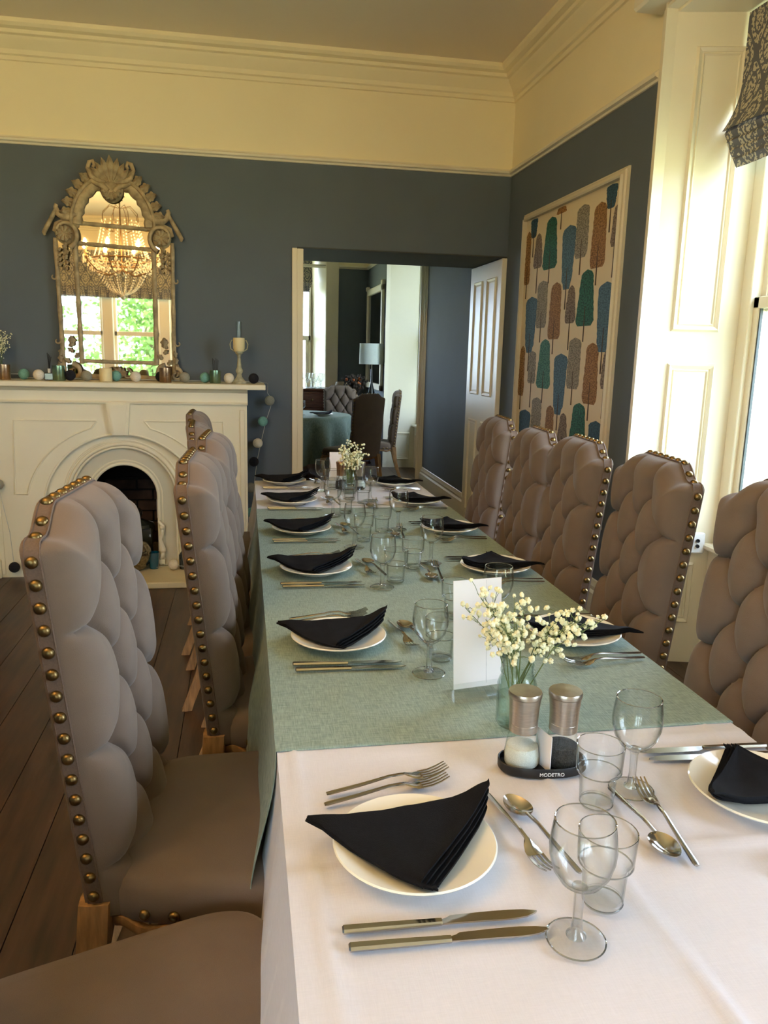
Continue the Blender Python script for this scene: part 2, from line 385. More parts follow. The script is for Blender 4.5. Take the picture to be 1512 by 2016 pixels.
# cornice and picture rails (profiles swept)
def run(mb, prof, x0, y0, x1, y1, nx, ny, m0=0, m1=0):
    # prof: (out, z) list; sweep from p0 to p1, out along (nx,ny); m = mitre factor at the ends
    d = Vector((x1-x0, y1-y0)).normalized(); r = []
    for (px, py, m) in ((x0, y0, m0), (x1, y1, -m1)):
        r.append([(px+nx*o+d.x*o*m, py+ny*o+d.y*o*m, z) for o, z in prof])
    mb.loft(r)
corn = [(0, 3.075), (.012, 3.078), (.016, 3.10), (.03, 3.106), (.034, 3.13), (.05, 3.15), (.075, 3.172), (.082, 3.19), (.10, 3.196), (.105, 3.215), (.135, 3.222), (.15, 3.238), (.152, ZC+.002), (0, ZC+.002)]
mb = MB(); run(mb, corn, XL, YB, XR, YB, 0, -1, 1, 1); run(mb, corn, XR, YB, XR, YN, -1, 0, 1, 1); run(mb, corn, XL, YB, XL, YN, 1, 0, 1, 1); run(mb, corn, XL, YN, XR, YN, 0, 1, 1, 1)
struct(mb.obj('trim_cornice', M_cream, smooth=.5))
rail = [(0, RAIL0-.004), (.008, RAIL0-.002), (.012, RAIL0+.008), (.026, RAIL0+.014), (.03, RAIL0+.026), (.018, RAIL0+.034), (.014, RAIL0+.042), (0, RAIL0+.044)]
mb = MB(); run(mb, rail, XL, YB, XR, YB, 0, -1, 1, 1); run(mb, rail, XR, YB, XR, W1[1]+.1, -1, 0, 1, 0); run(mb, rail, XL, YB, XL, YN, 1, 0, 1, 1)
run(mb, rail, XR, W1[0]-.13, XR, W2_[1]+.13, -1, 0); struct(mb.obj('trim_picture_rail', M_white, smooth=.5))
skirt = [(0, 0), (.022, 0), (.024, .2), (.02, .215), (.022, .235), (.012, .25), (.014, .27), (.006, .285), (.004, .3), (0, .305)]
mb = MB(); run(mb, skirt, XR, YB, XR, W1[1]+.1, -1, 0); struct(mb.obj('baseboard_right', M_white, smooth=.5))
mb = MB(); run(mb, skirt, XL, YB, -1.53, YB, 0, -1); run(mb, skirt, .02, YB, .318, YB, 0, -1); struct(mb.obj('baseboard_back', M_white, smooth=.5))
mb = MB(); run(mb, skirt, XR, W3[0]-.0, XR, PASS, -1, 0); struct(mb.obj('baseboard_passage', M_white, smooth=.5))

# panelled window reveals
def panel_mould(mb, P, u0, u1, v0, v1, w=.022, d=.014):
    # raised-and-recessed moulding rectangle on a plane; P(u,v,out)
    for a, b, h in ((0, w, d), (w+.006, w+.014, d*.45)):
        r = []
        o = [(u0+a, v0+a), (u1-a, v0+a), (u1-a, v1-a), (u0+a, v1-a)]; i = [(u0+b, v0+b), (u1-b, v0+b), (u1-b, v1-b), (u0+b, v1-b)]
        m = [((p[0]*.6+q[0]*.4), (p[1]*.6+q[1]*.4)) for p, q in zip(o, i)]
        for j in range(4):
            k = (j+1) % 4
            A = [P(*o[j], 0), P(*m[j], h), P(*i[j], h*.35), P(*i[j], -.002)]
            B = [P(*o[k], 0), P(*m[k], h), P(*i[k], h*.35), P(*i[k], -.002)]
            mb.loft([A, B])
def window(y0, y1, idx, zs=.6, sp=.09, fw=.07, panels=True, aw=.78):
    """sash window in the right-hand wall, splayed panelled reveals"""
    root = struct(thing('window_%d' % idx, '', '')); del root['label']; del root['category']
    xi, xo = XR, XO-.06
    # reveals (splay)
    for ya, yb, sgn in ((y1, y1-sp, -1), (y0, y0+sp, 1)):
        mb = MB(); back = ya-sgn*.04
        mb.prism([(xi, ya), (xo, yb), (xo+.06, yb), (xo+.06, ya), ], 'z', 0, WT)
        L = math.hypot(xo-xi, yb-ya); ux, uy = (xo-xi)/L, (yb-ya)/L; nx, ny = -abs(uy)*0-uy*sgn*sgn, 0
        n = Vector((-uy, ux)); 
        if n.y*sgn < 0: n = -n
        P = lambda u, v, o: (xi+ux*u+n.x*o, ya+uy*u+n.y*o, v)
        rev = mb.obj('reveal', M_white, root, smooth=0)
        mm = MB()
        for v0, v1 in (((.2, .5), (.62, 1.42), (1.56, 2.72)) if panels else ((.1, .45),)): panel_mould(mm, P, .09, L-.08, v0, v1)
        mm.obj('panel_moulding', M_white, root, smooth=.5)
    MB().box(xi, XO+.1, y0, y1, WT-.012, WT).obj('head_lining', M_white, root, smooth=0)
    # below sill panelling + sill
    mb = MB(); mb.box(xo-.02, XO+.1, y0+sp, y1-sp, 0, zs-.03); 
    panel_mould(mb, lambda u, v, o: (xo-.02-o, y0+sp+u, v), .1, y1-y0-2*sp-.1, .12, zs-.12)
    mb.obj('apron_panel', M_white, root, smooth=.5)
    MB().box(xo-.06, XO+.1, y0+sp, y1-sp, zs-.03, zs, .008).obj('window_sill', M_white, root, smooth=.5)
    # architrave with stepped profile
    prof = [(0, 0), (.05, 0), (.05, .014), (.042, .018), (.042, .03), (.03, .04), (.03, .068), (.022, .074), (.022, .1), (.012, .106), (.012, .125), (0, .13)]
    prof = [(a, b*aw) for a, b in prof]
    mb = MB()
    for ys, s in ((y1, 1), (y0, -1)):
        r = [[(XR-a, ys+s*b, z) for a, b in prof] for z in (0, WT+.12)]; mb.loft(r)
    r = [[(XR-a, y, WT+b) for a, b in prof] for y in (y0-.0, y1+.0)]; mb.loft(r)
    mb.obj('architrave', M_white, root, smooth=.4)
    MB().box(XR-.14, XR, y0-.13, y1+.13, WT+.02, WT+.1, .01).obj('pelmet_board', M_white, root, smooth=.4)
    # frames
    a, b = y0+sp, y1-sp; zm = (zs+WT)/2-.05
    mb = MB()
    for yy in (a, b-fw): mb.box(XO-.06, XO+.04, yy, yy+fw, zs, WT, .004)
    mb.box(XO-.06, XO+.04, a, b, WT-.07, WT, .004); mb.box(XO-.06, XO+.04, a, b, zs, zs+.06, .004)
    mb.obj('window_frame', M_white, root, smooth=.4)
    for nm, z0, z1, dx in (('lower_sash', zs+.05, zm+.03, -.03), ('upper_sash', zm-.03, WT-.06, .0)):
        mb = MB(); y_0, y_1 = a+fw-.01, b-fw+.01
        for yy in (y_0, y_1-.045): mb.box(XO-.01+dx, XO+.03+dx, yy, yy+.045, z0, z1, .004)
        for zz in (z0, z1-.05): mb.box(XO-.01+dx, XO+.03+dx, y_0, y_1, zz, zz+.05, .004)
        s_ = mb.obj(nm, M_white, root, smooth=.4)
        g = MB().box(XO+.005+dx, XO+.009+dx, y_0+.04, y_1-.04, z0+.04, z1-.04).obj('pane', M_pane, s_, smooth=0)
        mb = MB()
        for yy in (y_0+.045, y_1-.053): mb.box(XO-.004+dx, XO+.008+dx, yy, yy+.008, z0+.05, z1-.05)
        mb.obj('gasket', M_metfr, s_, smooth=0)
    return root
win1 = window(*W1, 1); win2 = window(*W2_, 2); win3 = window(*W3, 4, zs=.56, fw=.03, panels=False, sp=.04)

def uvmesh(mb, name, m, uvs, parent=None, smooth=.6):
    me = mb.mesh(name, m, smooth); uv = me.uv_layers.new(name='UVMap')
    for l in me.loops: uv.data[l.index].uv = uvs[l.vertex_index]
    return link(name, me, parent)
def roman_blind(P, width, ztop, zfold, zbot, label, name='roman_blind'):
    """P(u, v, out): plane map. Flat panel that flares, then four stacked folds"""
    t = thing(name, label, 'blind')
    mb = MB(); uvs = []
    nu, nv = 24, 20
    for side in (0, .006):
        for j in range(nv+1):
            for i in range(nu+1):
                u = i/nu*width; v = ztop+(zfold-ztop)*j/nv
                k = max(0, j/nv-.55)/.45
                out = .02+.07*k*k+.006*math.sin(i*.9)*k+side
                mb.v.append(P(u, v, out)); uvs.append((u, v))
        o = 0 if side == 0 else (nu+1)*(nv+1)
        for j in range(nv):
            for i in range(nu): mb.f.append((o+j*(nu+1)+i, o+j*(nu+1)+i+1, o+(j+1)*(nu+1)+i+1, o+(j+1)*(nu+1)+i)); mb.mi.append(0)
    uvmesh(mb, 'blind_panel', M_blind, uvs, t)
    n = 4
    for f in range(n):
        mb = MB(); uvs = []; zt = zfold+.02-(zfold+.02-zbot)*f/n*.9; zb = zt-(zfold-zbot)*.42; ins = .006+.012*f
        ring = []
        for i in range(nu+1):
            u = ins+(width-2*ins)*i/nu; w_ = .004*math.sin(i*1.3+f)
            sec = [(.02, zt), (.075-.008*f+w_, zt-.006), (.088-.01*f+w_, (zt+zb)/2), (.07-.01*f+w_, zb), (.03, zb+.006), (.02, (zt+zb)/2)]
            ring.append([P(u, z, o) for o, z in sec]); uvs += [(u, z+.03*f+ (o*.5)) for o, z in sec]
        mb.loft(ring); uvmesh(mb, 'fold', M_blind, uvs, t)
    return t
roman_blind(lambda u, v, o: (2.09-o, W1[1]-.08-u, v), W1[1]-W1[0]-.17, 2.84, 2.38, 2.24, 'grey and cream damask roman blind in the right-hand window beside the table')
roman_blind(lambda u, v, o: (2.12-o, W2_[1]-.135-u, v), W2_[1]-W2_[0]-.27, 2.84, 2.38, 2.24, 'damask roman blind in the window behind the viewer on the right')

# near window (seen in the mirror): three lights with posts and blind
root = struct(bpy.data.objects.new('window_3', None)); COL.objects.link(root)
mb = MB()
for xx, ww in ((NX0, .1), (NX0+.93, .16), (NX0+1.75, .16), (NX1-.1, .1)): mb.box(xx, xx+ww, YN-.22, YN-.06, NZ0, NZ1, .01)
mb.box(NX0, NX1, YN-.2, YN-.1, NZ0, NZ0+.08); mb.box(NX0, NX1, YN-.2, YN-.1, NZ1-.08, NZ1)
mb.obj('window_frame', M_white, root, smooth=.4)
for a, b in ((NX0+.1, NX0+.93), (NX0+1.09, NX0+1.75), (NX0+1.91, NX1-.1)):
    mb = MB(); mb.box(a, b, YN-.19, YN-.13, 1.6, 1.67, .006)
    for xx in (a, b-.04): mb.box(xx, xx+.04, YN-.19, YN-.13, NZ0+.08, NZ1-.08, .005)
    mb.obj('sash', M_white, root, smooth=.4)
    MB().box(a, b, YN-.165, YN-.161, NZ0+.08, NZ1-.08).obj('pane', M_pane, root, smooth=0)
MB().box(NX0-.05, NX1+.05, YN-.2, YN+.05, NZ0-.03, NZ0, .006).obj('window_sill', M_white, root, smooth=.4)
roman_blind(lambda u, v, o: (NX0+.0+u, YN+.01+o, v), NX1-NX0, 2.8, 2.3, 2.15, 'wide damask roman blind across the window behind the viewer')

# doors folded back in the doorway (four panel leaves)
def door_leaf(idx, xface, xback, y0, y1):
    mb = MB(); mb.box(min(xface, xback), max(xface, xback), y0, y1, .012, 2.092, .003)
    d = struct(mb.obj('door_%d' % idx, M_white, smooth=.4)); s = -1 if xface < xback else 1
    W = y1-y0
    for a, b in ((.1, .3), (.4, .6)):
        for v0, v1 in ((.22, .95), (1.14, 1.98)):
            m = MB(); panel_mould(m, lambda u, v, o: (xface+s*o, y0+u, v), a*W/.7, b*W/.7, v0, v1, w=.02, d=.009); m.obj('panel_moulding', M_white, d, smooth=.5)
    return d
door_leaf(1, 1.752, 1.787, YB-.012, PASS+.01)
door_leaf(2, .392, .352, YB-.012, PASS+.01)
struct(MB().box(.318, .352, YB-.012, YB+.02, 0, 2.095, .003).obj('trim_1', M_white, smooth=.4))

# ------------------------------------------------------------ room two
mb = MB(); mb.box(XL, .9-1.9, Y2, Y2+.5, 0, RAIL0); mb.box(1.30, XR+.5, Y2, Y2+.5, 0, RAIL0); mb.box(-1.0, 1.30, Y2, Y2+.5, 0, .75)
m2 = struct(mb.obj('wall_far', M_blue, smooth=0)); mb = MB().box(XL, XR+.5, Y2, Y2+.5, WT, ZC); mb.box(XL, -1.0, Y2, Y2+.5, RAIL0, WT); mb.box(1.3, XR+.5, Y2, Y2+.5, RAIL0, WT); mb.obj('upper_wall', M_cream, m2, smooth=0)
mb = MB(); mb.box(XL-.15, XL, PASS, Y2, 0, RAIL0); q = struct(mb.obj('wall_left_far', M_blue, smooth=0)); MB().box(XL-.15, XL, PASS, Y2, RAIL0, ZC).obj('upper_wall', M_cream, q, smooth=0)
root = struct(bpy.data.objects.new('window_5', None)); COL.objects.link(root)
mb = MB(); mb.prism([(1.2, Y2), (.99, Y2+.42), (1.3, Y2+.45), (1.3, Y2)], 'z', .75, WT); mb.prism([(-.9, Y2), (-.69, Y2+.42), (-1.0, Y2+.45), (-1.0, Y2)], 'z', .75, WT)
mb.obj('reveal', M_white, root, smooth=0)
mb = MB(); mb.box(1.17, 1.36, Y2-.04, Y2, 0, WT+.1, .01); mb.box(-1.06, -.87, Y2-.04, Y2, 0, WT+.1, .01); mb.obj('architrave', M_white, root, smooth=.4)
mb = MB(); mb.box(.96, .99, Y2+.36, Y2+.46, .75, WT); mb.box(-.69, -.62, Y2+.36, Y2+.46, .75, WT); mb.box(-.7, 1, Y2+.36, Y2+.46, 1.6, 1.67); mb.box(-.7, 1, Y2+.36, Y2+.46, .75, .82); mb.box(.915, .96, Y2+.38, Y2+.44, .8, 1.6); mb.box(.1, .16, Y2+.38, Y2+.44, .8, WT)
mb.obj('window_frame', M_white, root, smooth=.4)
MB().box(-.7, .95, Y2+.405, Y2+.409, .8, WT).obj('pane', M_pane, root, smooth=0)
MB().box(-.9, 1.2, Y2-.05, Y2+.42, .72, .75).obj('window_sill', M_white, root, smooth=0)
roman_blind(lambda u, v, o: (1.0-u, Y2+.3-o, v), 1.6, 2.84, 2.43, 2.3, 'dark damask roman blind in the far window through the doorway')
mb = MB(); run(mb, rail, XR, W3[1]+.13, XR, Y2, -1, 0); run(mb, rail, XL, Y2, XR, Y2, 0, -1); struct(mb.obj('trim_rail_far', M_white, smooth=.5))

# ============================================================ FIREPLACE
fp = thing('fireplace', 'cream painted fireplace surround with arched opening and keystone on the back wall', 'fireplace', (0, 0, 0))
CX = -.755; YF = 5.03
def arch_plate(mb, x0, x1, z0, z1, cx, rx, rz, zs, y0, y1, n=28):
    """front plate with an arched hole: rx, rz half width and height of the arch above spring zs; thickness y0..y1"""
    arc = [(cx-rx*math.cos(PI*i/n), zs+rz*math.sin(PI*i/n)) for i in range(n+1)]
    for Y in (y0, y1):
        vs = []; fs = []
        for i, (ax, az) in enumerate(arc):
            vs += [(ax, Y, az), (x0 if i == 0 else (x1 if i == n else ax), Y, z1)]
        for i in range(n): fs.append((2*i, 2*i+2, 2*i+3, 2*i+1))
        mb.add(vs, fs)
        mb.add([(x0, Y, z0), (cx-rx, Y, z0), (cx-rx, Y, zs), (x0, Y, z1)], [(0, 1, 2, 3)])
        mb.add([(x1, Y, z0), (cx+rx, Y, z0), (cx+rx, Y, zs), (x1, Y, z1)], [(0, 1, 2, 3)])
    edge = [(cx-rx, z0)]+arc+[(cx+rx, z0)]
    mb.loft([[(a, y0, b) for a, b in edge], [(a, y1, b) for a, b in edge]], caps=False, closed=False)
    out = [(x0, z0), (x0, z1), (x1, z1), (x1, z0)]
    mb.loft([[(a, y0, b) for a, b in out], [(a, y1, b) for a, b in out]], caps=False, closed=False)
mb = MB(); arch_plate(mb, -1.525, .015, 0, 1.1, CX, .475, .47, .43, YF, YF+.035); mb.obj('surround_front', M_fire, fp, smooth=.4, fix=False)
mb = MB(); arch_plate(mb, -1.25, -.26, .04, .93, CX, .335, .335, .5, YF+.035, YF+.06); mb.obj('recessed_arch', M_fire, fp, smooth=.4, fix=False)
mb = MB(); arch_plate(mb, -1.12, -.39, .04, .86, CX, .205, .205, .505, YF+.06, YF+.1); mb.obj('inner_arch', mat('register_paint', (206, 198, 172), .4, nscale=4, namt=.03), fp, smooth=.4, fix=False)
def arch_tube(mb, r, z0, zs, y, rad, rz=None, n=28):
    rz = rz or r
    mb.tube([(CX-r, y, z0), (CX-r, y, zs-.01)]+[(CX-r*math.cos(PI*i/n), y, zs+rz*math.sin(PI*i/n)) for i in range(n+1)]+[(CX+r, y, zs-.01), (CX+r, y, z0)], rad, 8, up=(0, 1, 0))
mb = MB(); arch_tube(mb, .205, .04, .505, YF+.058, .011); arch_tube(mb, .228, .04, .505, YF+.062, .005)
arch_tube(mb, .318, .04, .5, YF+.04, .009); arch_tube(mb, .338, .04, .5, YF+.034, .012); arch_tube(mb, .362, .04, .5, YF+.034, .006)
arch_tube(mb, .478, .12, .43, YF+.004, .008, .473); mb.obj('arch_moulding', M_fire, fp, smooth=1.0)
mb = MB(); mb.prism([(-.833, 1.092), (-.695, 1.092), (-.712, .90), (-.806, .90)], 'y', YF-.03, YF+.05); mb.obj('keystone', M_fire, fp, smooth=.3)
mb = MB(); mb.prism([(-.818, 1.085), (-.71, 1.085), (-.723, .912), (-.795, .912)], 'y', YF-.036, YF-.028); mb.obj('keystone_face', M_fire, fp, smooth=.3)
# frieze, shelf and side returns
mb = MB()
prof = [(0, 1.09), (.02, 1.092), (.022, 1.1), (.006, 1.108), (.006, 1.165), (.02, 1.17), (.03, 1.18), (.05, 1.188), (0, 1.19)]
mb.loft([[(-1.53, YF-o, z) for o, z in prof], [(.02, YF-o, z) for o, z in prof]])
mb.box(-1.53, .02, YF, YB-.001, 1.09, 1.19); mb.obj('frieze', M_fire, fp, smooth=.4)
MB().box(-1.64, .131, 4.95, YB-.001, 1.19, 1.222, .004).obj('mantel_shelf', M_fire, fp, smooth=.4)
mb = MB(); mb.box(-1.525, -1.5, YF+.035, YB-.001, 0, 1.09); mb.box(-.01, .015, YF+.035, YB-.001, 0, 1.09); mb.box(-.13+.1, -.0, YF-.008, YF, .02, 1.06, .003); mb.box(-1.51, -1.48, YF-.008, YF, .02, 1.06, .003)
mb.obj('side_return', M_fire, fp, smooth=.4)
for s in (1, -1):
    mb = MB(); X = lambda a: CX+s*a
    pts = [(.14, .985), (.62, .985), (.64, .53), (.565, .53)]
    arc = [(.565-.0*i, .53) for i in ()]
    for i in range(0, 13):
        a = math.radians(12+i*5.0); arc.append((.585*math.cos(a)-.005, .42+.545*math.sin(a)))
    path = pts+arc
    path = [(p[0], p[1]) for p in path if p[0] > .13]
    poly = [(X(a), b) for a, b in path]
    mb.tube([(a, YF-.001, b) for a, b in poly]+[(poly[0][0], YF-.001, poly[0][1])], .0065, 6, up=(0, 1, 0)); mb.obj('spandrel_moulding', M_fire, fp, smooth=.8)
    if s == 1:
        mb = MB(); arch = [(CX+.64, .5), (CX+.64, .53)]
mb = MB(); mb.box(-1.56, -1.5, YF-.03, YF+.0, 0, .12, .006); mb.box(-.02, .04, YF-.03, YF, 0, .12, .006); mb.obj('plinth', M_fire, fp, smooth=.4)
# scrolled bracket at the right of the opening
mb = MB(); mb.tube([(-.552, YF+.035, .34), (-.528, YF+.028, .31), (-.532, YF+.024, .26), (-.545, YF+.03, .22), (-.528, YF+.02, .16), (-.536, YF+.02, .11), (-.552, YF+.03, .09)], [.01, .016, .013, .012, .018, .014, .01], 10, up=(0, 1, 0)); mb.sphere((-.53, YF+.022, .3), .017); mb.sphere((-.53, YF+.02, .15), .02)
mb.box(-.56, -.52, YF+.02, YF+.06, .06, .09); mb.obj('scroll_bracket', M_fire, fp, smooth=1)
MB().box(-1.2, -.24, 4.69, YF+.06, .0, .04, .006).obj('hearth', M_hearth, fp, smooth=.4)
MB().box(-1.0, -.5, YF+.06, YB+.44, 0, .038).obj('firebox_floor', M_hearth, fp, smooth=0)
# firebox of real bricks, sooty above
mb = MB(); mb.box(-1.0, -.98, YF+.1, YB+.45, 0, .85); mb.box(-.52, -.5, YF+.1, YB+.45, 0, .85); mb.box(-1, -.5, YF+.1, YB+.45, .84, .86); mb.box(-1, -.5, YB+.42, YB+.45, 0, .85); mb.obj('firebox_lining', M_sootb, fp, smooth=0)
fb = MB().box(-.985, -.515, YB+.395, YB+.42, .04, .52).obj('firebrick_back', M_sootb, fp, smooth=0)
for r_ in range(6):
    z = .045+r_*.078; x = -.985-(.0 if r_ % 2 else .11)
    while x < -.515:
        a, b = max(x, -.985), min(x+.215, -.515)
        if b-a > .03: MB().box(a+.004, b-.004, YB+.365+rnd.random()*.008, YB+.398, z+.004, z+.072, .004).obj('brick', M_soot, fb, smooth=.4)
        x += .22
for r_ in range(6):
    z = .045+r_*.078; y = YF+.12
    while y < YB+.36: MB().box(-.535-rnd.random()*.006, -.518, y+.004, min(y+.2, YB+.36)-.004, z+.004, z+.072).obj('brick', M_soot, fb, smooth=0); y += .2
# things in the hearth
def lathe_thing(name, label, cat, prof, m, loc, n=32, group=None):
    o = MB().lathe(prof, (0, 0, 0), n).obj(name, m, smooth=.7); o.location = loc; return tag(o, label, cat, group)
t = thing('mercury_glass_globe', 'round mottled mercury glass globe on the hearth', 'ornament', (-.70, 5.0, .041))
MB().lathe([(.001, 0), (.045, .002), (.075, .02), (.098, .065), (.105, .1), (.1, .14), (.08, .178), (.05, .2), (.028, .21)]+[(.028, .212), (.001, .212)], n=40).obj('globe', M_merc, t, smooth=1)
MB().lathe([(.03, .208), (.03, .216), (.001, .216)], n=20).obj('cap', M_dkglass, t)
t = thing('glass_lantern', 'dark glass lantern box behind the mercury globe', 'lantern', (-.70, 5.2, .041))
MB().box(-.1, .1, -.08, .08, 0, .24, .008).obj('lantern_body', M_dkglass, t); MB().lathe([(.11, .24), (.1, .26), (.05, .28), (.03, .29), (.001, .292)], n=24).obj('lantern_lid', M_dkglass, t)
o = MB().sphere((0, 0, .042), .042, 24, 16).obj('silver_bauble', M_merc, smooth=1); o.location = (-.71, 5.2, .325); tag(o, 'small silver bauble on top of the dark lantern in the fireplace', 'bauble')
t = thing('socket_plate', 'white double socket plate in the fireplace recess', 'socket', (-.585, YB+.33, .3)); MB().box(-.045, .045, 0, .03, -.07, .07, .004).obj('plate', M_plastic, t); MB().box(-.03, 0, -.01, 0, -.05, .02, .003).obj('plug', M_plastic, t)
t = thing('teal_tumbler', 'teal glass tumbler standing at the right of the hearth', 'tumbler', (-.585, 5.02, .041))
MB().lathe([(.001, 0), (.028, 0), (.03, .006), (.037, .105), (.035, .105), (.027, .01), (.001, .01)], n=28).obj('cup', M_tealglass, t)
lathe_thing('green_bottle', 'small dark green bottle beside the hearth ball', 'bottle', [(.001, 0), (.03, 0), (.032, .01), (.032, .09), (.012, .12), (.011, .15), (.001, .15)], M_dkglass, (-.395, 5.0, .041))

# string of cotton balls: cord and every ball a part
t = thing('string_lights', 'string of teal, cream, grey and black cotton balls along the mantel and down its sides', 'string lights', (0, 0, 0))
balls = [(-1.335, 5.17, 1.222, 't'), (-1.233, 5.1, 1.222, 'c'), (-1.055, 5.12, 1.222, 'k'), (-.955, 5.1, 1.222, 'g'), (-.79, 5.16, 1.222, 't'), (-.665, 5.1, 1.222, 'c'), (-.52, 5.16, 1.222, 'k'), (-.37, 5.12, 1.222, 'g'), (-.245, 5.14, 1.222, 't'), (-.095, 5.12, 1.222, 'c'), (.06, 5.14, 1.222, 'k'),
         (.165, 5.26, 1.075, 'g'), (.12, 5.28, .935, 't'), (.085, 5.27, .79, 'c'), (.058, 5.26, .665, 'k'), (.035, 5.2, .5, 'g'), (.035, 5.15, .34, 't'), (-.46, 4.97, .041, 'c'),
         (-1.48, 4.99, .565, 'g'), (-1.42, 4.99, .042, 'k'), (-1.56, 5.0, .8, 't')]
BM = {k: MB().sphere((0, 0, .033), .033, 18, 12).mesh('cotton_ball', m, 1) for k, m in (('t', M_teal), ('c', M_creamb), ('g', M_greyb), ('k', M_blackb))}
for x, y, z, k in balls: link('cotton_ball', BM[k], t, (x, y, z))
def sag(p, q, s=.01, n=6):
    return [(p[0]+(q[0]-p[0])*i/n, p[1]+(q[1]-p[1])*i/n, p[2]+(q[2]-p[2])*i/n-s*math.sin(PI*i/n)) for i in range(n+1)]
mb = MB(); seq = [(b[0], b[1]+.0, b[2]+.033) for b in balls]
path = []
for i in range(10): path += sag(seq[i], seq[i+1], .0)
mb.tube([(a, b, c-.02) for a, b, c in path], .0018, 5)
chain = [(.09, 5.0, 1.24), (.15, 5.12, 1.226), (.15, 5.25, 1.16)]+[(s[0]+.02, s[1], s[2]) for s in seq[11:17]]
mb.tube(chain, .0018, 5); mb.tube([(seq[16][0], seq[16][1], seq[16][2]), (.03, 5.0, .1), (-.1, 4.9, .045), (-.46, 4.97, .07), (-.58, 5.0, .05)], .0018, 5)
mb.tube([seq[0], (-1.6, 5.0, 1.26), (-1.68, 4.96, 1.1), (-1.56, 5.0, .83), (-1.48, 4.99, .6), (-1.43, 4.985, .3), (-1.42, 4.99, .075)], .0018, 5); mb.obj('cord', M_cord, t, smooth=1)
ZM = 1.2225
def tin(x, y, m, label, r=.037, h=.09):
    t = thing('candle_tin', label, 'candle', (x, y, ZM)); MB().lathe([(.001, 0), (r-.002, 0), (r, .003), (r, h), (r-.003, h), (r-.003, h-.02), (.001, h-.02)], n=32).obj('tin', m, t)
    MB().lathe([(r-.004, h-.03), (r-.004, h-.018), (.001, h-.018)], n=24).obj('wax', M_wax, t); return t
tin(-1.43, 5.1, M_tinbr, 'bronze candle tin at the left end of the mantel in front of the flowers')
tin(-1.115, 5.1, M_tingr, 'green metallic candle tin on the mantel at the left foot of the mirror')
tin(-.485, 5.1, M_tinbr, 'bronze candle tin on the mantel at the right foot of the mirror')
t = tin(-.18, 5.1, M_tingr, 'green metallic tin holding black reeds near the candlestick', .034, .08)
for a in range(6): MB().tube([(.004*a-.01, 0, .02), (.007*(a-2.5)+.002, .006*(a % 2), .155-.006*(a % 3))], .0016, 5).obj('reed', M_reed, t)
lathe_thing('pillar_candle', 'short cream pillar candle in the middle of the mantel', 'candle', [(.001, 0), (.036, 0), (.038, .003), (.038, .075), (.034, .08), (.02, .074), (.001, .072)], M_wax, (-.84, 5.09, ZM))
t = thing('reed_diffuser', 'small square glass reed diffuser with black reeds on the mantel', 'diffuser', (-1.175, 5.12, ZM))
MB().box(-.026, .026, -.02, .02, 0, .045, .004).obj('bottle', M_dkglass, t); MB().lathe([(.009, .045), (.009, .07), (.001, .07)], n=16).obj('collar', M_plastic, t)
for a in range(4): MB().tube([(0, 0, .06), (.006*(a-1), .004*a, .165-.008*a)], .002, 5).obj('reed', M_reed, t)
# candlestick
t = thing('candlestick', 'turned distressed candlestick holding a white candle at the right of the mantel', 'candlestick', (-.03, 5.12, ZM))
MB().lathe([(.001, 0), (.044, 0), (.045, .01), (.036, .018), (.026, .03), (.017, .045), (.014, .06), (.022, .072), (.023, .085), (.015, .1), (.012, .13), (.01, .165), (.013, .18), (.024, .19), (.026, .2), (.001, .2)], n=32).obj('stem', M_candst, t)
MB().lathe([(.024, .2), (.03, .202), (.036, .22), (.037, .275), (.035, .285), (.001, .286)], n=32).obj('candle_cup', M_wax, t)
for s in (-1, 1): MB().tube([(s*.026, 0, .2), (s*.05, 0, .215), (s*.056, 0, .245), (s*.046, 0, .27), (s*.038, 0, .268)], .003, 6).obj('handle', M_candst, t)
MB().lathe([(.017, .286), (.017, .385), (.0155, .385), (.0155, .286)], n=24, caps=False).obj('glass_tube', M_jar, t)

# gypsophila builder
def bouquet(parent, base, spread, height, nst, nb, seed, individual, lean=(0, 0), rb=.006, bias=None):
    r = random.Random(seed); st = MB(); pts = []
    for i in range(nst):
        a = r.random()*2*PI; rad = spread*math.sqrt(r.random()); hx = base[0]+rad*math.cos(a)+lean[0]; hy = base[1]+rad*math.sin(a)*.7+lean[1]; hz = base[2]+height*(.45+.55*r.random())
        if bias: hx, hy, hz = bias(hx, hy, hz, r)
        b = Vector((base[0]+.012*math.cos(a), base[1]+.012*math.sin(a), base[2]-.06)); e = Vector((hx, hy, hz)); m_ = (b+e)/2+Vector((-.15*(e.x-b.x), -.15*(e.y-b.y), .02))
        st.tube([b, m_, e], [.0012, .001, .0007], 5)
        for k in range(nb):
            f = .45+.55*r.random(); o = b*(1-f)**2+m_*2*f*(1-f)+e*f*f
            d = Vector((r.gauss(0, 1), r.gauss(0, 1), r.gauss(.5, .8))).normalized()*(spread*(.12+.28*r.random()))
            st.tube([o, o+d*.5+Vector((0, 0, .003)), o+d], .0005, 4); pts.append(o+d)
    st.obj('stems', M_stem, parent, smooth=1)
    if individual:
        me = MB(); me.sphere((0, 0, 0), 1, 7, 5)
        for q in range(5): a = q*2*PI/5; me.sphere((.75*math.cos(a), .75*math.sin(a), .1*math.sin(q*2)), .62, 6, 4)
        me = me.mesh('blossom', M_bloss, 1)
        for p in pts:
            o = link('blossom', me, parent, p, (r.random()*3, r.random()*3, r.random()*3)); s = rb*(.35+.38*r.random()); o.scale = (s, s, s)
    else:
        mb = MB()
        for p in pts: mb.sphere(p, rb*(.7+.5*r.random()), 6, 4)
        o = mb.obj('blossoms', M_bloss, parent, smooth=1); o['kind'] = 'stuff'
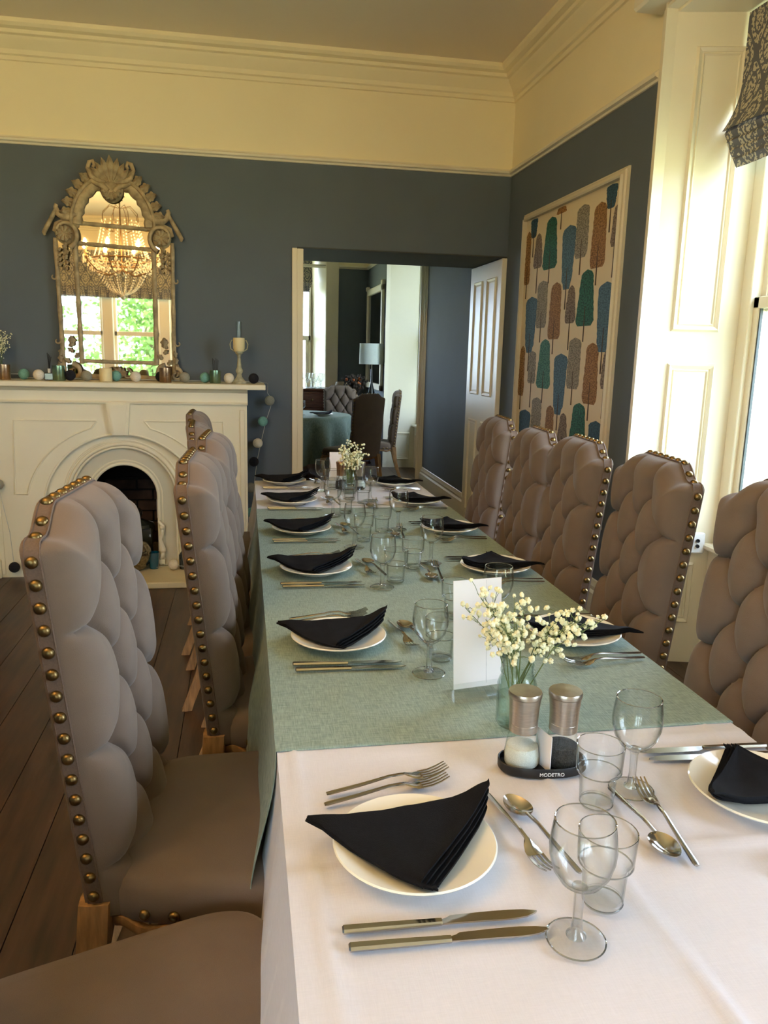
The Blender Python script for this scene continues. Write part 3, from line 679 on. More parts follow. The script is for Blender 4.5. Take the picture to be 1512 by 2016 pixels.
t = thing('flower_bottle', 'gypsophila in a slim glass bottle at the left end of the mantel', 'flowers', (-1.47, 5.16, ZM))
MB().lathe([(.001, 0), (.026, 0), (.028, .01), (.028, .09), (.014, .115), (.013, .145)], n=24, caps=False).obj('bottle', M_jar, t)
bouquet(t, (0, 0, .13), .08, .16, 26, 14, 5, False, rb=.0045)

# ============================================================ ORNATE MIRROR
mir = thing('ornate_mirror', 'tall carved antique mirror with arched top and shell crest on the mantel', 'mirror', (-.787, 5.27, ZM)); mir.scale = (.94, 1, 1)
YG = .04   # glass plane local y (wall behind at .08)
# glass sheet
arcp = [(.21*math.cos(PI*i/20), .95+.235*math.sin(PI*i/20)) for i in range(21)]
outline = [(-.36, .02), (.36, .02), (.36, .86), (.3, .95), (.225, .95)]+arcp+[(-.225, .95), (-.3, .95), (-.36, .86)]
MB().prism(outline, 'y', YG, YG+.012).obj('mirror_glass', M_mirror, mir, smooth=0)
MB().prism([(a*1.01, b*1.003-.002) for a, b in outline], 'y', YG+.013, YG+.03).obj('backboard', M_gilt, mir, smooth=0)
def bar(name, x0, z0, x1, z1, r=.012):
    n = 14; pts = [(x0+(x1-x0)*i/n, YG-.006, z0+(z1-z0)*i/n) for i in range(n+1)]
    MB().tube(pts, [r*(1+.12*math.sin(i*2.1)) for i in range(n+1)], 8, up=(0, 1, 0), flat=.7).obj(name, M_gilt, mir, smooth=1)
for s in (-1, 1):
    bar('outer_bar', s*.362, .02, s*.372, .86, .014); bar('inner_bar', s*.245, .1, s*.25, .85, .015)
bar('cross_bar', -.25, .118, .25, .112); bar('cross_bar', -.25, .835, .25, .815); bar('cross_bar', -.24, .955, .24, .935); bar('bottom_rail', -.36, .022, .36, .015, .016)
# arch frame
n = 30; MB().tube([(.232*math.cos(PI*i/n), YG-.012, .945+.262*math.sin(PI*i/n)) for i in range(n+1)], [.036*(1+.18*math.sin(i*2.4)) for i in range(n+1)], 10, up=(0, 1, 0), flat=.6).obj('arch_frame', M_gilt, mir, smooth=1)
MB().tube([(.262*math.cos(PI*i/n), YG-.03, .945+.288*math.sin(PI*i/n)) for i in range(n+1)], .012, 8, up=(0, 1, 0)).obj('arch_bead', M_gilt, mir, smooth=1)
def leaf_mesh(L=.06, W=.03, curl=.015, lobes=0):
    mb = MB(); n = 8
    rings = []
    for i in range(n+1):
        f = i/n; w_ = W*math.sin(PI*min(1, f*.93+.07))**.8*(1+(.25*math.sin(f*14) if lobes else 0))+.001; z = f*L; y = -curl*f*f-.004
        rings.append([(-w_, y+.006, z), (-w_*.5, y-.003, z), (0, y-.009, z), (w_*.5, y-.003, z), (w_, y+.006, z), (0, y+.012, z)])
    return mb.loft(rings).mesh('leaf', M_gilt, 1)
LF = leaf_mesh(.06, .02, .014, 1); LFb = leaf_mesh(.15, .024, .03, 0)
def leaf(x, z, ang, s=1, me=None, y=-.02, name='carved_leaf', sx=1):
    o = link(name, me or LF, mir, (x, YG+y, z), (0, ang, 0)); o.scale = (s*sx, s, s); return o
for s in (-1, 1):
    for i in range(13):
        a = math.radians(10+i*5.6); rr = 1.0
        leaf(s*.268*math.cos(a), .945+.29*math.sin(a), s*(PI/2-a)+s*(.5 if i % 2 else -.3), .95+.3*(i % 2))
# shell crest: fan of leaves, scroll loops and mask
for i in range(7):
    a = (i-3)*.3; leaf(.0+math.sin(a)*.03, 1.195, a, 1.0-abs(i-3)*.07, LFb, -.04, 'crest_plume', 1.1)
def spiral(cx, cz, r0, r1, a0, a1, rad, name, y=-.03, n=26):
    MB().tube([(cx+(r0+(r1-r0)*i/n)*math.cos(a0+(a1-a0)*i/n), YG+y, cz+(r0+(r1-r0)*i/n)*math.sin(a0+(a1-a0)*i/n)) for i in range(n+1)], [rad*(1-.45*i/n) for i in range(n+1)], 8, up=(0, 1, 0)).obj(name, M_gilt, mir, smooth=1)
for s in (-1, 1):
    MB().tube([(s*.03, YG-.03, 1.2), (s*.08, YG-.035, 1.2), (s*.125, YG-.035, 1.225), (s*.142, YG-.035, 1.27), (s*.13, YG-.035, 1.305), (s*.108, YG-.035, 1.312), (s*.1, YG-.035, 1.29), (s*.11, YG-.035, 1.275)], [.016, .016, .015, .014, .013, .012, .011, .01], 8, up=(0, 1, 0)).obj('crest_loop', M_gilt, mir, smooth=1)
    MB().tube([(s*.02, YG-.045, 1.14), (s*.05, YG-.045, 1.17), (s*.09, YG-.04, 1.18), (s*.13, YG-.03, 1.2)], [.02, .018, .014, .008], 8, up=(0, 1, 0)).obj('crest_scroll', M_gilt, mir, smooth=1)
MB().lathe([(.001, -.03), (.045, -.026), (.068, -.012), (.072, 0), (.001, .004)], n=26).obj('crest_shell', M_gilt, mir, smooth=1).location = (0, YG-.02, 1.15)

sh = [o for o in mir.children if o.name.startswith('crest_shell')][0]; sh.rotation_euler = (-PI/2, 0, 0)
for i in range(7): a = math.radians(-160+i*23.3); leaf(.02*math.cos(a), 1.155+.02*math.sin(a), PI/2-a, .85, None, -.05, 'shell_flute')
# shoulders: shells within scrolls
for s in (-1, 1):
    cx, cz = s*.305, .885
    MB().lathe([(.001, -.02), (.04, -.016), (.062, 0), (.058, .012), (.001, .014)], n=24).obj('shoulder_boss', M_gilt, mir, smooth=1)
    b = [o for o in mir.children if o.name.startswith('shoulder_boss')][-1]; b.location = (cx, YG-.01, cz); b.rotation_euler = (-PI/2, 0, 0)
    spiral(cx, cz, .085, .03, PI/2+s*PI*.9, PI/2-s*PI*1.3, .016, 'shoulder_scroll')
    for i in range(9): a = i*2*PI/9; leaf(cx+.01*math.cos(a), cz+.01*math.sin(a), PI/2-a, .72, None, -.035, 'shell_flute')
    # sweeping shoulder rising to the arch and horn finial
    MB().tube([(s*.235, YG-.02, 1.01), (s*.27, YG-.02, .985), (s*.31, YG-.02, .985), (s*.345, YG-.02, 1.005), (s*.355, YG-.02, 1.04), (s*.348, YG-.02, 1.055)], [.03, .026, .024, .02, .014, .012], 8, up=(0, 1, 0), flat=.7).obj('shoulder_horn', M_gilt, mir, smooth=1)
    MB().tube([(s*.35, YG-.02, 1.03), (s*.385, YG-.02, .97), (s*.415, YG-.02, .92), (s*.435, YG-.02, .885), (s*.43, YG-.02, .87)], [.012, .014, .015, .014, .008], 8, up=(0, 1, 0)).obj('shoulder_horn', M_gilt, mir, smooth=1)
    MB().prism([(s*.22, .93), (s*.2, 1.03), (s*.31, .975), (s*.37, .95), (s*.385, .9), (s*.3, .87)], 'y', YG-.012, YG+.012).obj('shoulder_plate', M_gilt, mir, smooth=0)
    # hanging drops
    for i in range(5): leaf(s*(.30+.012*(i % 2)), .83-.034*i, PI+s*(.5 if i % 2 else -.5), .78-.08*i)
    for i in range(4): leaf(s*.335, .8-.03*i, PI-s*.9, .5)
    # ears
    spiral(s*.392, .63, .02, .008, PI/2-s*PI*.5+PI, PI/2-s*PI*.5+PI+s*4.2, .007, 'ear_scroll', -.01); spiral(s*.392, .24, .02, .008, PI/2-s*PI*.5+PI, PI/2-s*PI*.5+PI+s*4.2, .007, 'ear_scroll', -.01)
    # bottom sprays and scrolls
    for i in range(6): leaf(s*(.3+.02*math.sin(i*2)), .07+.034*i, s*(.9 if i % 2 else -.8), .82-.04*i)
    leaf(s*.3, .21, 0, 1.1)
    spiral(s*.3, .045, .055, .015, s*0+PI/2, PI/2+s*2*PI, .017, 'foot_scroll'); spiral(s*.375, .04, .045, .012, PI/2, PI/2-s*2*PI, .013, 'foot_scroll')
    for i in range(4): leaf(s*.375, .03+.04*i, s*(.6-.25*i), .75)
for i in range(5): a = (i-2)*.55; leaf(.0, .03, a, 1.0, None, -.03)
for s in (-1, 1): spiral(s*.05, .04, .035, .01, PI/2, PI/2-s*2*PI, .009, 'base_scroll')

# ============================================================ WALLPAPER PANEL on the right wall
wp = thing('framed_wallpaper_panel', 'wall panel of wallpaper printed with stylised trees inside a pale frame', 'wall panel', (0, 0, 0))
PY0, PY1, PZ0, PZ1 = 3.665, 4.975, .62, 2.275
MB().box(XR-.006, XR-.0005, PY0, PY1, PZ0, PZ1).obj('wallpaper', M_paperwall, wp, smooth=0)
fprof = [(0, 0), (.03, 0), (.034, .01), (.022, .016), (.02, .03), (.012, .036), (.012, .044), (0, .046)]
mb = MB()
def frame_run(pts):
    for i in range(4):
        (y0, z0), (y1, z1) = pts[i], pts[(i+1) % 4]
        d = Vector((y1-y0, z1-z0)).normalized(); nrm = Vector((d.y, -d.x)); A = []; B = []
        for o, w_ in fprof:
            A.append((XR-o, y0+nrm.x*w_-d.x*w_, z0+nrm.y*w_-d.y*w_)); B.append((XR-o, y1+nrm.x*w_+d.x*w_, z1+nrm.y*w_+d.y*w_))
        mb.loft([A, B])
frame_run([(PY0, PZ0), (PY1, PZ0), (PY1, PZ1), (PY0, PZ1)])
mb.obj('frame', mat('panel_frame_paint', (206, 196, 174), .45, nscale=5, namt=.03), wp, smooth=.4)
TREES = [('navy', 4.84, 2.273, 2.159, 0.121, 2.043), ('brown', 4.923, 2.208, 1.884, 0.1, 1.796), ('taupe', 4.746, 2.173, 1.969, 0.142, 1.819), ('green', 4.551, 2.239, 1.945, 0.237, 1.863), ('blue', 4.279, 2.152, 1.809, 0.192, 1.699), ('grey', 4.11, 2.231, 1.96, 0.177, 1.872), ('brown', 3.898, 2.208, 1.888, 0.183, 1.801), ('navy', 3.786, 2.27, 2.158, 0.127, 2.045), ('taupe', 3.716, 2.163, 1.971, 0.093, 1.824), ('brown', 4.413, 2.27, 2.235, 0.148, 2.148), ('blue', 4.808, 1.803, 1.459, 0.204, 1.344), ('grey', 4.632, 1.886, 1.608, 0.185, 1.521), ('brown', 4.419, 1.859, 1.538, 0.191, 1.452), ('taupe', 4.196, 1.825, 1.621, 0.142, 1.475), ('green', 4.003, 1.891, 1.601, 0.235, 1.518), ('blue', 3.763, 1.809, 1.465, 0.191, 1.355), ('brown', 4.917, 1.502, 1.184, 0.108, 1.094), ('grey', 4.736, 1.47, 1.27, 0.141, 1.119), ('teal', 4.537, 1.54, 1.248, 0.236, 1.16), ('blue', 4.282, 1.456, 1.109, 0.199, 1.018), ('grey', 4.099, 1.542, 1.265, 0.182, 1.177), ('brown', 3.874, 1.513, 1.196, 0.182, 1.109), ('taupe', 3.71, 1.476, 1.282, 0.085, 1.133), ('navy', 4.811, 1.1, 0.816, 0.21, 0.713), ('grey', 4.614, 1.19, 0.924, 0.182, 0.835), ('brown', 4.393, 1.155, 0.862, 0.146, 0.776), ('taupe', 4.191, 1.125, 0.921, 0.142, 0.806), ('green', 3.987, 1.195, 0.89, 0.241, 0.804), ('navy', 3.765, 1.117, 0.8, 0.18, 0.725)]
SH = {'blue': lambda f: .55+.45*f**.6 if f > .1 else .55, 'navy': lambda f: .55+.45*f**.6, 'green': lambda f: 1-.42*f, 'teal': lambda f: 1-.42*f, 'grey': lambda f: .92-.05*f, 'brown': lambda f: 1-.25*f, 'taupe': lambda f: 1-.55*f**2}
def tree_outline(kind, cy_, zt, zb, wd, seed):
    r = random.Random(seed); n = 22; L = []; R = []
    for i in range(n+1):
        f = i/n; wv = SH[kind](f)*wd/2
        cap = min(1, math.sqrt(max(0, 1-(max(0, f-.86)/.14)**2))*1.0+.02)
        if f < .08: cap = .72+.28*f/.08
        wv *= cap; z = zb+(zt-zb)*f
        L.append((cy_+wv+r.uniform(-.004, .004), z)); R.append((cy_-wv+r.uniform(-.004, .004), z))
    poly = L+R[::-1]
    return [(min(PY1-.004, max(PY0+.004, a)), min(PZ1-.004, b)) for a, b in poly]
for i, (k, c, zt, zb, wd, ze) in enumerate(TREES):
    mb = MB(); mb.prism(tree_outline(k, c, zt, zb, wd, i), 'x', XR-.0072, XR-.006)
    tr = mb.obj('printed_tree', PR[k], wp, smooth=0)
    if PY0+.01 < c < PY1-.01:
        MB().prism([(c+.003, zb+(zt-zb)*.35), (c-.003, zb+(zt-zb)*.35), (c-.006, ze), (c+.006, ze)], 'x', XR-.0078, XR-.006).obj('printed_trunk', M_ptrunk, tr, smooth=0)

# socket on the window reveal
t = thing('aerial_socket', 'white aerial socket plate with four sockets on the window reveal', 'socket', (2.06, 3.232, .60), -math.atan2(.09, .37))
MB().box(-.05, .05, -.02, .0, -.05, .05, .006).obj('plate', M_plastic, t)
for a in (-1, 1):
    for b in (-1, 1): MB().lathe([(.001, 0), (.0085, 0), (.0085, .008), (.005, .008), (.001, .003)], (0, 0, 0), 14).obj('socket_hole', M_dark, t).location = (a*.016, -.021, b*.013)
for o in t.children:
    if o.name.startswith('socket_hole'): o.rotation_euler = (PI/2, 0, 0)

# ============================================================ CHAIRS
ZS = .46
def rake(z): return -.10*(z-ZS)
def halfw(z): return .212+.014*(z-ZS)/.65
def top_z(y): 
    a = abs(y); z = 1.122+.045*sm(.21, .12, a)
    if a > .225: z -= .025*(1-math.sqrt(max(0, 1-((a-.225)/.026)**2)))
    return z
BUT = []
for i, z in enumerate((1.08, .86, .64)): BUT += [(-.071, z), (.071, z)]
for z in (.97, .75, .53): BUT += [(-.142, z), (0, z), (.142, z)]
SEG = []
for z in (.97, .75, .53):
    for s in (-1, 1): SEG.append(((s*.142, z), (s*.3, z-.012)))
for z2 in (1.08, .86, .64):
    for y2 in (-.071, .071):
        for z3 in (z2-.11, z2+.11):
            if z3 > 1.05: continue
            for y3 in (y2-.071, y2+.071):
                SEG.append(((y2, z2), (round(y3, 3), z3)))
for s in (-.071, .071): SEG.append(((s, 1.08), (s*1.05, 1.25)))
def puff(y, z):
    ds = 9
    for (a, b), (c, d) in SEG:
        ux, uz = c-a, d-b; L2 = ux*ux+uz*uz; t_ = max(0, min(1, ((y-a)*ux+(z-b)*uz)/L2))
        dd = math.hypot(y-a-ux*t_, z-b-uz*t_)
        if dd < ds: ds = dd
    db = min(math.hypot(y-a, z-b) for a, b in BUT)
    h = .004+.017*(1-math.exp(-ds/.013))+.012*(1-math.exp(-ds/.05))+.032*(1-math.exp(-(db/.027)**2))
    h -= .011*math.exp(-(ds/.0045)**2)
    return h
def make_back():
    NU, NV = 104, 150; mb = MB(); F = []; B = []
    for j in range(NV+1):
        for i in range(NU+1):
            f = i/NU*2-1; f = math.copysign(abs(f)**.85, f)
            y0 = f*.25; zt = top_z(y0); z = ZS-.03+(zt-ZS+.03)*(1-(1-j/NV)**1.12); y = f*halfw(z)
            e = min(halfw(z)-abs(y), (zt-z)*1.0, .06); k = math.sqrt(max(0, 1-(1-e/.06)**2)) if e < .06 else 1
            F.append((rake(z)+puff(y, z)*k, y, z)); B.append((rake(z)-.036-.004*k, y, z))
    n = len(F); mb.v = F+B; W_ = NU+1
    for j in range(NV):
        for i in range(NU):
            a = j*W_+i; mb.f.append((a, a+1, a+1+W_, a+W_)); mb.f.append((n+a, n+a+W_, n+a+1+W_, n+a+1))
    bd = [i for i in range(W_)]+[j*W_+NU for j in range(1, NV+1)]+[NV*W_+i for i in range(NU-1, -1, -1)]+[j*W_ for j in range(NV-1, 0, -1)]
    for q in range(len(bd)): a, b = bd[q], bd[(q+1) % len(bd)]; mb.f.append((a, n+a, n+b, b))
    mb.mi = [0]*len(mb.f)
    return mb
def outline_path():
    P = []
    for z in np.linspace(ZS+.0, 1.10, 28): P.append((halfw(z), z, (1, 0)))
    for a in np.linspace(.238, -.238, 40): P.append((a*halfw(top_z(a))/.25, top_z(a), (0, 1)))
    for z in np.linspace(1.10, ZS, 28): P.append((-halfw(z), z, (-1, 0)))
    return P
OP = outline_path()
def make_gimp():
    mb = MB(); rings = []
    for i, (y, z, nn) in enumerate(OP):
        p, q = OP[max(0, i-1)], OP[min(len(OP)-1, i+1)]; t_ = Vector((q[0]-p[0], q[1]-p[1])).normalized(); n = Vector((t_.y, -t_.x))
        if n.dot(Vector(nn)) < 0: n = -n
        x = rake(z)
        rings.append([(x-.031, y+n.x*h_, z+n.y*h_) if k == 0 else (x-.006, y+n.x*h_, z+n.y*h_) for k, h_ in ((0, -.002), (0, .003), (1, .003), (1, -.002))])
    mb.loft(rings)
    for off in (-.031, -.006):
        mb.tube([(rake(z)+off, y*1.008+.0, z+(.003 if abs(y) < .22 else 0)) for y, z, nn in OP], .002, 5)
    return mb
def seat_outline(s, n=72):
    P = []; 
    for i in range(n):
        a = 2*PI*i/n; c, sn = math.cos(a), math.sin(a); e = .32
        x = .25+.26*math.copysign(abs(c)**e, c); hw = .225+.045*(x/.5); y = hw*math.copysign(abs(sn)**e, sn)
        if x > .3: x += .018*(1-(y/.27)**2)
        P.append((.25+(x-.25)*s, y*s))
    return P
def make_seat():
    rings = []
    for s, z in ((.985, .425), (1.0, .43), (1.005, .455), (1.0, .478), (.975, .497), (.93, .508), (.82, .517), (.6, .525), (.3, .53), (.02, .531)): rings.append([(a, b, z) for a, b in seat_outline(s)])
    return MB().loft(rings)
def make_rail():
    rings = []; o = seat_outline(1.0, 96)
    for s, dz in ((.97, 0), (1.012, 0), (1.018, -.01), (1.005, -.02), (.965, -.022)):
        rings.append([(.25+(a-.25)*s, b*s, .43+dz-.012*(.5+.5*math.cos(i/96*2*PI*10))) for i, (a, b) in enumerate(o)])
    rings.append(rings[0]); return MB().loft(rings, caps=False)
def front_leg(s):
    pts = [(.455, s*.215, .43), (.47, s*.232, .39), (.485, s*.245, .33), (.47, s*.232, .24), (.455, s*.218, .14), (.46, s*.222, .06), (.48, s*.235, .02), (.482, s*.237, 0)]
    return MB().tube(pts, [.034, .036, .03, .022, .017, .016, .024, .02], 10, up=(1, 0, 0))
def rear_leg(s):
    pts = [(-.02, s*.195, .46), (-.025, s*.2, .38), (-.04, s*.2, .28), (-.075, s*.203, .15), (-.12, s*.21, .03), (-.13, s*.21, 0)]
    mb = MB(); rings = []
    for (x, y, z), r in zip(pts, [.026, .027, .022, .019, .018, .019]):
        rings.append([(x-r, y-r, z), (x-r*.2, y-r*1.1, z), (x+r, y-r, z), (x+r*1.1, y, z), (x+r, y+r, z), (x-r*.2, y+r*1.1, z), (x-r, y+r, z), (x-r*1.1, y, z)])
    return mb.loft(rings)
nail_me = MB().lathe([(.0105, 0), (.0103, .003), (.008, .0068), (.0045, .0085), (.0004, .009)], n=14).mesh('nail', M_nail, 1)
def nail_spots():
    S = []
    for s in (-1, 1):
        for i in range(17): z = .475+i*.0385; S.append(((rake(z)-.0185, s*(halfw(z)+.003), z), (0, s, 0)))
    for i in range(11):
        yo = -.215+i*.043; z = top_z(yo); d = (top_z(yo+.01)-top_z(yo-.01))/.02; y = yo*halfw(z)/.25; nn = Vector((0, -d, 1)).normalized(); S.append(((rake(z)-.0185, y, z+.002), tuple(nn)))
    o = seat_outline(1.006, 240); acc = 0; last = Vector(o[0])
    for i in range(1, 241):
        p = Vector(o[i % 240]); acc += (p-last).length; last = p
        if acc > .048:
            acc = 0
            if p.x > .03:
                q = Vector(o[(i+1) % 240])-Vector(o[i-1]); nn = Vector((q.y, -q.x)).normalized(); S.append(((p.x, p.y, .445), (nn.x, nn.y, 0)))
    return S
NS = nail_spots()
def build_chair(individual):
    t = thing('dining_chair', '', 'chair')
    b = make_back(); me = b.mesh('backrest', M_fabric, 1.2); import bmesh
    bm = bmesh.new(); bm.from_mesh(me); bmesh.ops.recalc_face_normals(bm, faces=bm.faces); bm.to_mesh(me); bm.free(); bo = link('backrest', me, t)
    for y, z in BUT: MB().sphere((rake(z)+.006, y, z), .009, 10, 6).obj('button', M_fabric, bo, smooth=1)
    make_gimp().obj('gimp_braid', M_gimp, bo, smooth=.8)
    make_seat().obj('seat', M_fabric, t, smooth=1)
    make_rail().obj('seat_rail', M_oak, t, smooth=1)
    for s in (-1, 1): front_leg(s).obj('leg', M_oak, t, smooth=1); rear_leg(s).obj('leg', M_oak, t, smooth=.8)
    if individual:
        for p, n in NS: link('nail', nail_me, t, p, Vector(n).to_track_quat('Z', 'Y').to_euler())
    else:
        mb = MB()
        for p, n in NS:
            Mx = Vector(n).to_track_quat('Z', 'Y').to_matrix()
            mb.add([Vector(p)+Mx@v.co for v in nail_me.vertices], [tuple(f.vertices) for f in nail_me.polygons])
        o = mb.obj('nails', M_nail, t, smooth=1); o['kind'] = 'stuff'
    return t
R = math.radians
chairs = [((-.235, 1.495), -5, 'tufted brown chair pulled out on the left, nearest complete chair'),
          ((-.06, 2.11), -2, 'tufted brown chair on the left, second of the complete chairs from the front'),
          ((-.04, 2.65), -3, 'tufted brown chair on the left, partly behind the second left chair'),
          ((-.12, 3.23), 2, 'tufted brown chair on the left, its studded shoulder showing above the second left chair'),
          ((-.16, 3.83), 0, 'tufted brown chair at the far end of the left row, only its top tip showing'),
          ((-.42, .838), 13, 'empty brown chair seat at the bottom left corner, nearest on the left'),
          ((1.12, 1.475), 176, 'tufted brown chair cut off by the right edge of the photo, nearest on the right'),
          ((1.155, 2.105), 174, 'tufted brown chair on the right in front of the window architrave, second from the front'),
          ((1.13, 2.595), 175, 'tufted brown chair on the right below the right edge of the tree wallpaper'),
          ((1.16, 3.10), 175, 'tufted brown chair on the right below the left part of the tree wallpaper'),
          ((1.185, 3.68), 176, 'tufted brown chair at the far end of the right row by the white door')]
c0 = build_chair(True)
for i, ((x, y), a, lab) in enumerate(chairs):
    c = c0 if i == 0 else dup(c0)
    c.location = (x-(.02 if a > 90 else 0), y, 0); c.rotation_euler = (0, 0, R(a)); c.scale = (1, 1, 1.0 if y < 1.8 else (.985 if y < 2.9 else .972)); c['label'] = lab; c['group'] = 'tufted dining chairs around the long table'
cf = build_chair(False)
for i, ((x, y), a, lab) in enumerate([((1.21, 7.9), 122, 'high-backed chair seen from behind at the round table in the next room'), ((1.66, 8.75), 172, 'tufted chair with studded edge near the window in the next room'), ((1.17, 9.72), 262, 'dark tufted chair facing the doorway behind the round table')]):
    c = cf if i == 0 else dup(cf)
    c.scale = (.88, .88, .88); c.location = (x, y, 0); c.rotation_euler = (0, 0, R(a)); c['label'] = lab; c['group'] = 'chairs around the round table in the next room'

# ============================================================ TABLE AND CLOTHS
TX0, TX1, TY0, TY1, TZ = .05, .905, .22, 4.1, .755
t = thing('dining_table', 'long dining table hidden under white and sage cloths', 'table', (0, 0, 0))
MB().box(TX0+.01, TX1-.01, TY0+.01, TY1-.01, TZ-.035, TZ-.004, .004).obj('tabletop', M_twood, t)
for x in (TX0+.06, TX1-.11):
    for y in (TY0+.08, 1.35, 2.75, TY1-.13): MB().box(x, x+.05, y, y+.05, 0, TZ-.035, .004).obj('leg', M_twood, t)
def cloth(name, m, label, y0, y1, lift, dropL, dropR, endN, endF, seed, ridges=(), NXt=60):
    rr = random.Random(seed); e = lift
    rad = .012
    def X(u):  # arc-length coordinate across: returns x,z,nx
        return u
    W = TX1-TX0+2*e; tot = dropL+W+dropR; ny = int((y1-y0)/.012); 
    cols = []
    nl = 26
    for i in range(nl): cols.append(-dropL+dropL*i/nl)
    for i in range(90): cols.append(W*i/90)
    for i in range(nl+1): cols.append(W+dropR*i/nl)
    NXn = len(cols); V = []; ny = max(10, ny)
    for j in range(ny+1):
        y = y0+(y1-y0)*j/ny
        wave = math.sin(y*9+seed)+.6*math.sin(y*17.3+seed*2)
        for c in cols:
            if c < 0:
                d = -c; a = min(d/rad, PI/2); out = rad*math.sin(a); dn = rad*(1-math.cos(a)); rest = max(0, d-rad*PI/2)
                bul = .012*sm(0, .25, rest)*(1+.7*wave)+(.03+.03*sm(1.3, .6, y))*sm(.0, .4, rest)
                p = (TX0-e-out-bul+rad, y, TZ+e-dn-rest); 
            elif c > W:
                d = c-W; a = min(d/rad, PI/2); out = rad*math.sin(a); dn = rad*(1-math.cos(a)); rest = max(0, d-rad*PI/2)
                bul = .012*sm(0, .25, rest)*(1+.7*wave)+.02*sm(.0, .4, rest)
                p = (TX1+e+out+bul-rad, y, TZ+e-dn-rest)
            else:
                x = TX0-e+c; z = TZ+e+.0008*noise.noise(Vector((x*9, y*9, seed)))
                ef = sm(y0, y0+.08, y)*sm(y1, y1-.09, y) if m is M_linen else 1
                for ax, pos, h, wd in ridges:
                    dd = (x-pos-.01*math.sin(y*4)) if ax == 'x' else (y-pos-.006*math.sin(x*7))
                    z += ef*h*math.exp(-(dd/wd)**2)*(.75+.25*math.sin((y if ax == 'x' else x)*13+pos*40))
                p = (min(max(x, TX0-e+rad*0), TX1+e), y, z)
            V.append(p)
    mb = MB(); n = len(V); th = .0012
    mb.v = V; mb.f = [(j*NXn+i, j*NXn+i+1, (j+1)*NXn+i+1, (j+1)*NXn+i) for j in range(ny) for i in range(NXn-1)]; mb.mi = [0]*len(mb.f)
    # end drops
    for on, yy, sg in ((endN, y0, -1), (endF, y1, 1)):
        if on:
            mb.grid(lambda u, v, yy=yy, sg=sg: (TX0-e+u*W, yy+sg*(.004+.03*v+.01*v*math.sin(u*20)), TZ+e-v*on), 50, 16)
    o = mb.obj(name, m, smooth=1.2, fix=False); s = o.modifiers.new('solid', 'SOLIDIFY'); s.thickness = .0016; s.offset = -1
    return tag(o, label, 'tablecloth')
cloth('tablecloth', M_linen, 'white damask tablecloth on the near end of the table', TY0-.01, 1.29, .002, .62, .4, .4, 0, 1, ridges=(('x', .49, .006, .006), ('x', .088, .005, .006), ('y', .90, .005, .007), ('x', .86, .004, .008), ('y', 1.2, .003, .01), ('y', .5, .004, .008)))
cloth('tablecloth', M_linen, 'white tablecloth at the far end of the table by the doorway', 3.28, TY1+.01, .002, .5, .4, 0, .35, 2, ridges=(('x', .3, .003, .01), ('y', 3.6, .002, .01)))
cloth('tablecloth', M_green, 'sage green linen cloth over the middle of the table', 1.232, 3.345, .0045, .6, .4, 0, 0, 3, ridges=(('x', .2, .0012, .02), ('y', 2.25, .001, .02), ('y', 1.95, .001, .03)))
ZW = TZ+.0055; ZG = TZ+.0075
def zt(y): return ZG if 1.232 < y < 3.345 else ZW

# ============================================================ TABLEWARE
plate_me = MB().lathe([(.001, .003), (.055, .003), (.057, 0), (.062, 0), (.064, .004), (.085, .011), (.110, .019), (.112, .0215), (.110, .0235), (.084, .0155), (.066, .0085), (.05, .007), (.001, .0065)], n=64).mesh('plate', M_china, .9)
def fork_mesh():
    mb = MB(); secs = [(-.105, .0035, .0016, .004), (-.1, .0045, .002, .004), (-.05, .0038, .002, .0075), (0, .003, .002, .013), (.025, .0032, .0018, .0125), (.035, .0085, .0013, .009), (.045, .0115, .001, .006), (.055, .0118, .001, .0055)]
    rings = [[(x, -w_, z), (x, 0, z-t_), (x, w_, z), (x, w_*.8, z+t_), (x, 0, z+t_*1.2), (x, -w_*.8, z+t_)] for x, w_, t_, z in secs]; mb.loft(rings)
    for k in range(4):
        yc = (k-1.5)*.0066; pts = [(.053, yc, .0055), (.07, yc, .006), (.085, yc, .0095), (.1, yc*.95, .0155)]
        mb.loft([[(x, y-w_, z-.0008), (x, y+w_, z-.0008), (x, y+w_, z+.0008), (x, y-w_, z+.0008)] for (x, y, z), w_ in zip(pts, (.0021, .0018, .0016, .0009))])
    return mb.mesh('fork', M_steel, .8)
def spoon_mesh():
    mb = MB(); secs = [(-.1, .0035, .0016, .004), (-.095, .0045, .002, .004), (-.05, .0038, .002, .0075), (0, .003, .002, .013), (.032, .003, .0018, .012)]
    mb.loft([[(x, -w_, z), (x, 0, z-t_), (x, w_, z), (x, w_*.8, z+t_), (x, 0, z+t_*1.2), (x, -w_*.8, z+t_)] for x, w_, t_, z in secs])
    # bowl: elliptical cup, egg shaped
    n = 28; rings_t = []; m_ = 8
    def P(r, a, dz): 
        x = math.cos(a)*.029; y = math.sin(a)*.0195*(1+.12*math.cos(a)*-1); 
        return (.058+x*r, y*r, .0105-.0085*(1-r*r)+dz)
    rings = [[P(r, 2*PI*j/n, .0008) for j in range(n)] for r in (.02, .3, .6, .85, 1.0)]+[[P(r, 2*PI*j/n, -.0008) for j in range(n)] for r in (1.0, .85, .6, .3, .02)]
    mb.loft(rings); return mb.mesh('spoon', M_steel, 1)
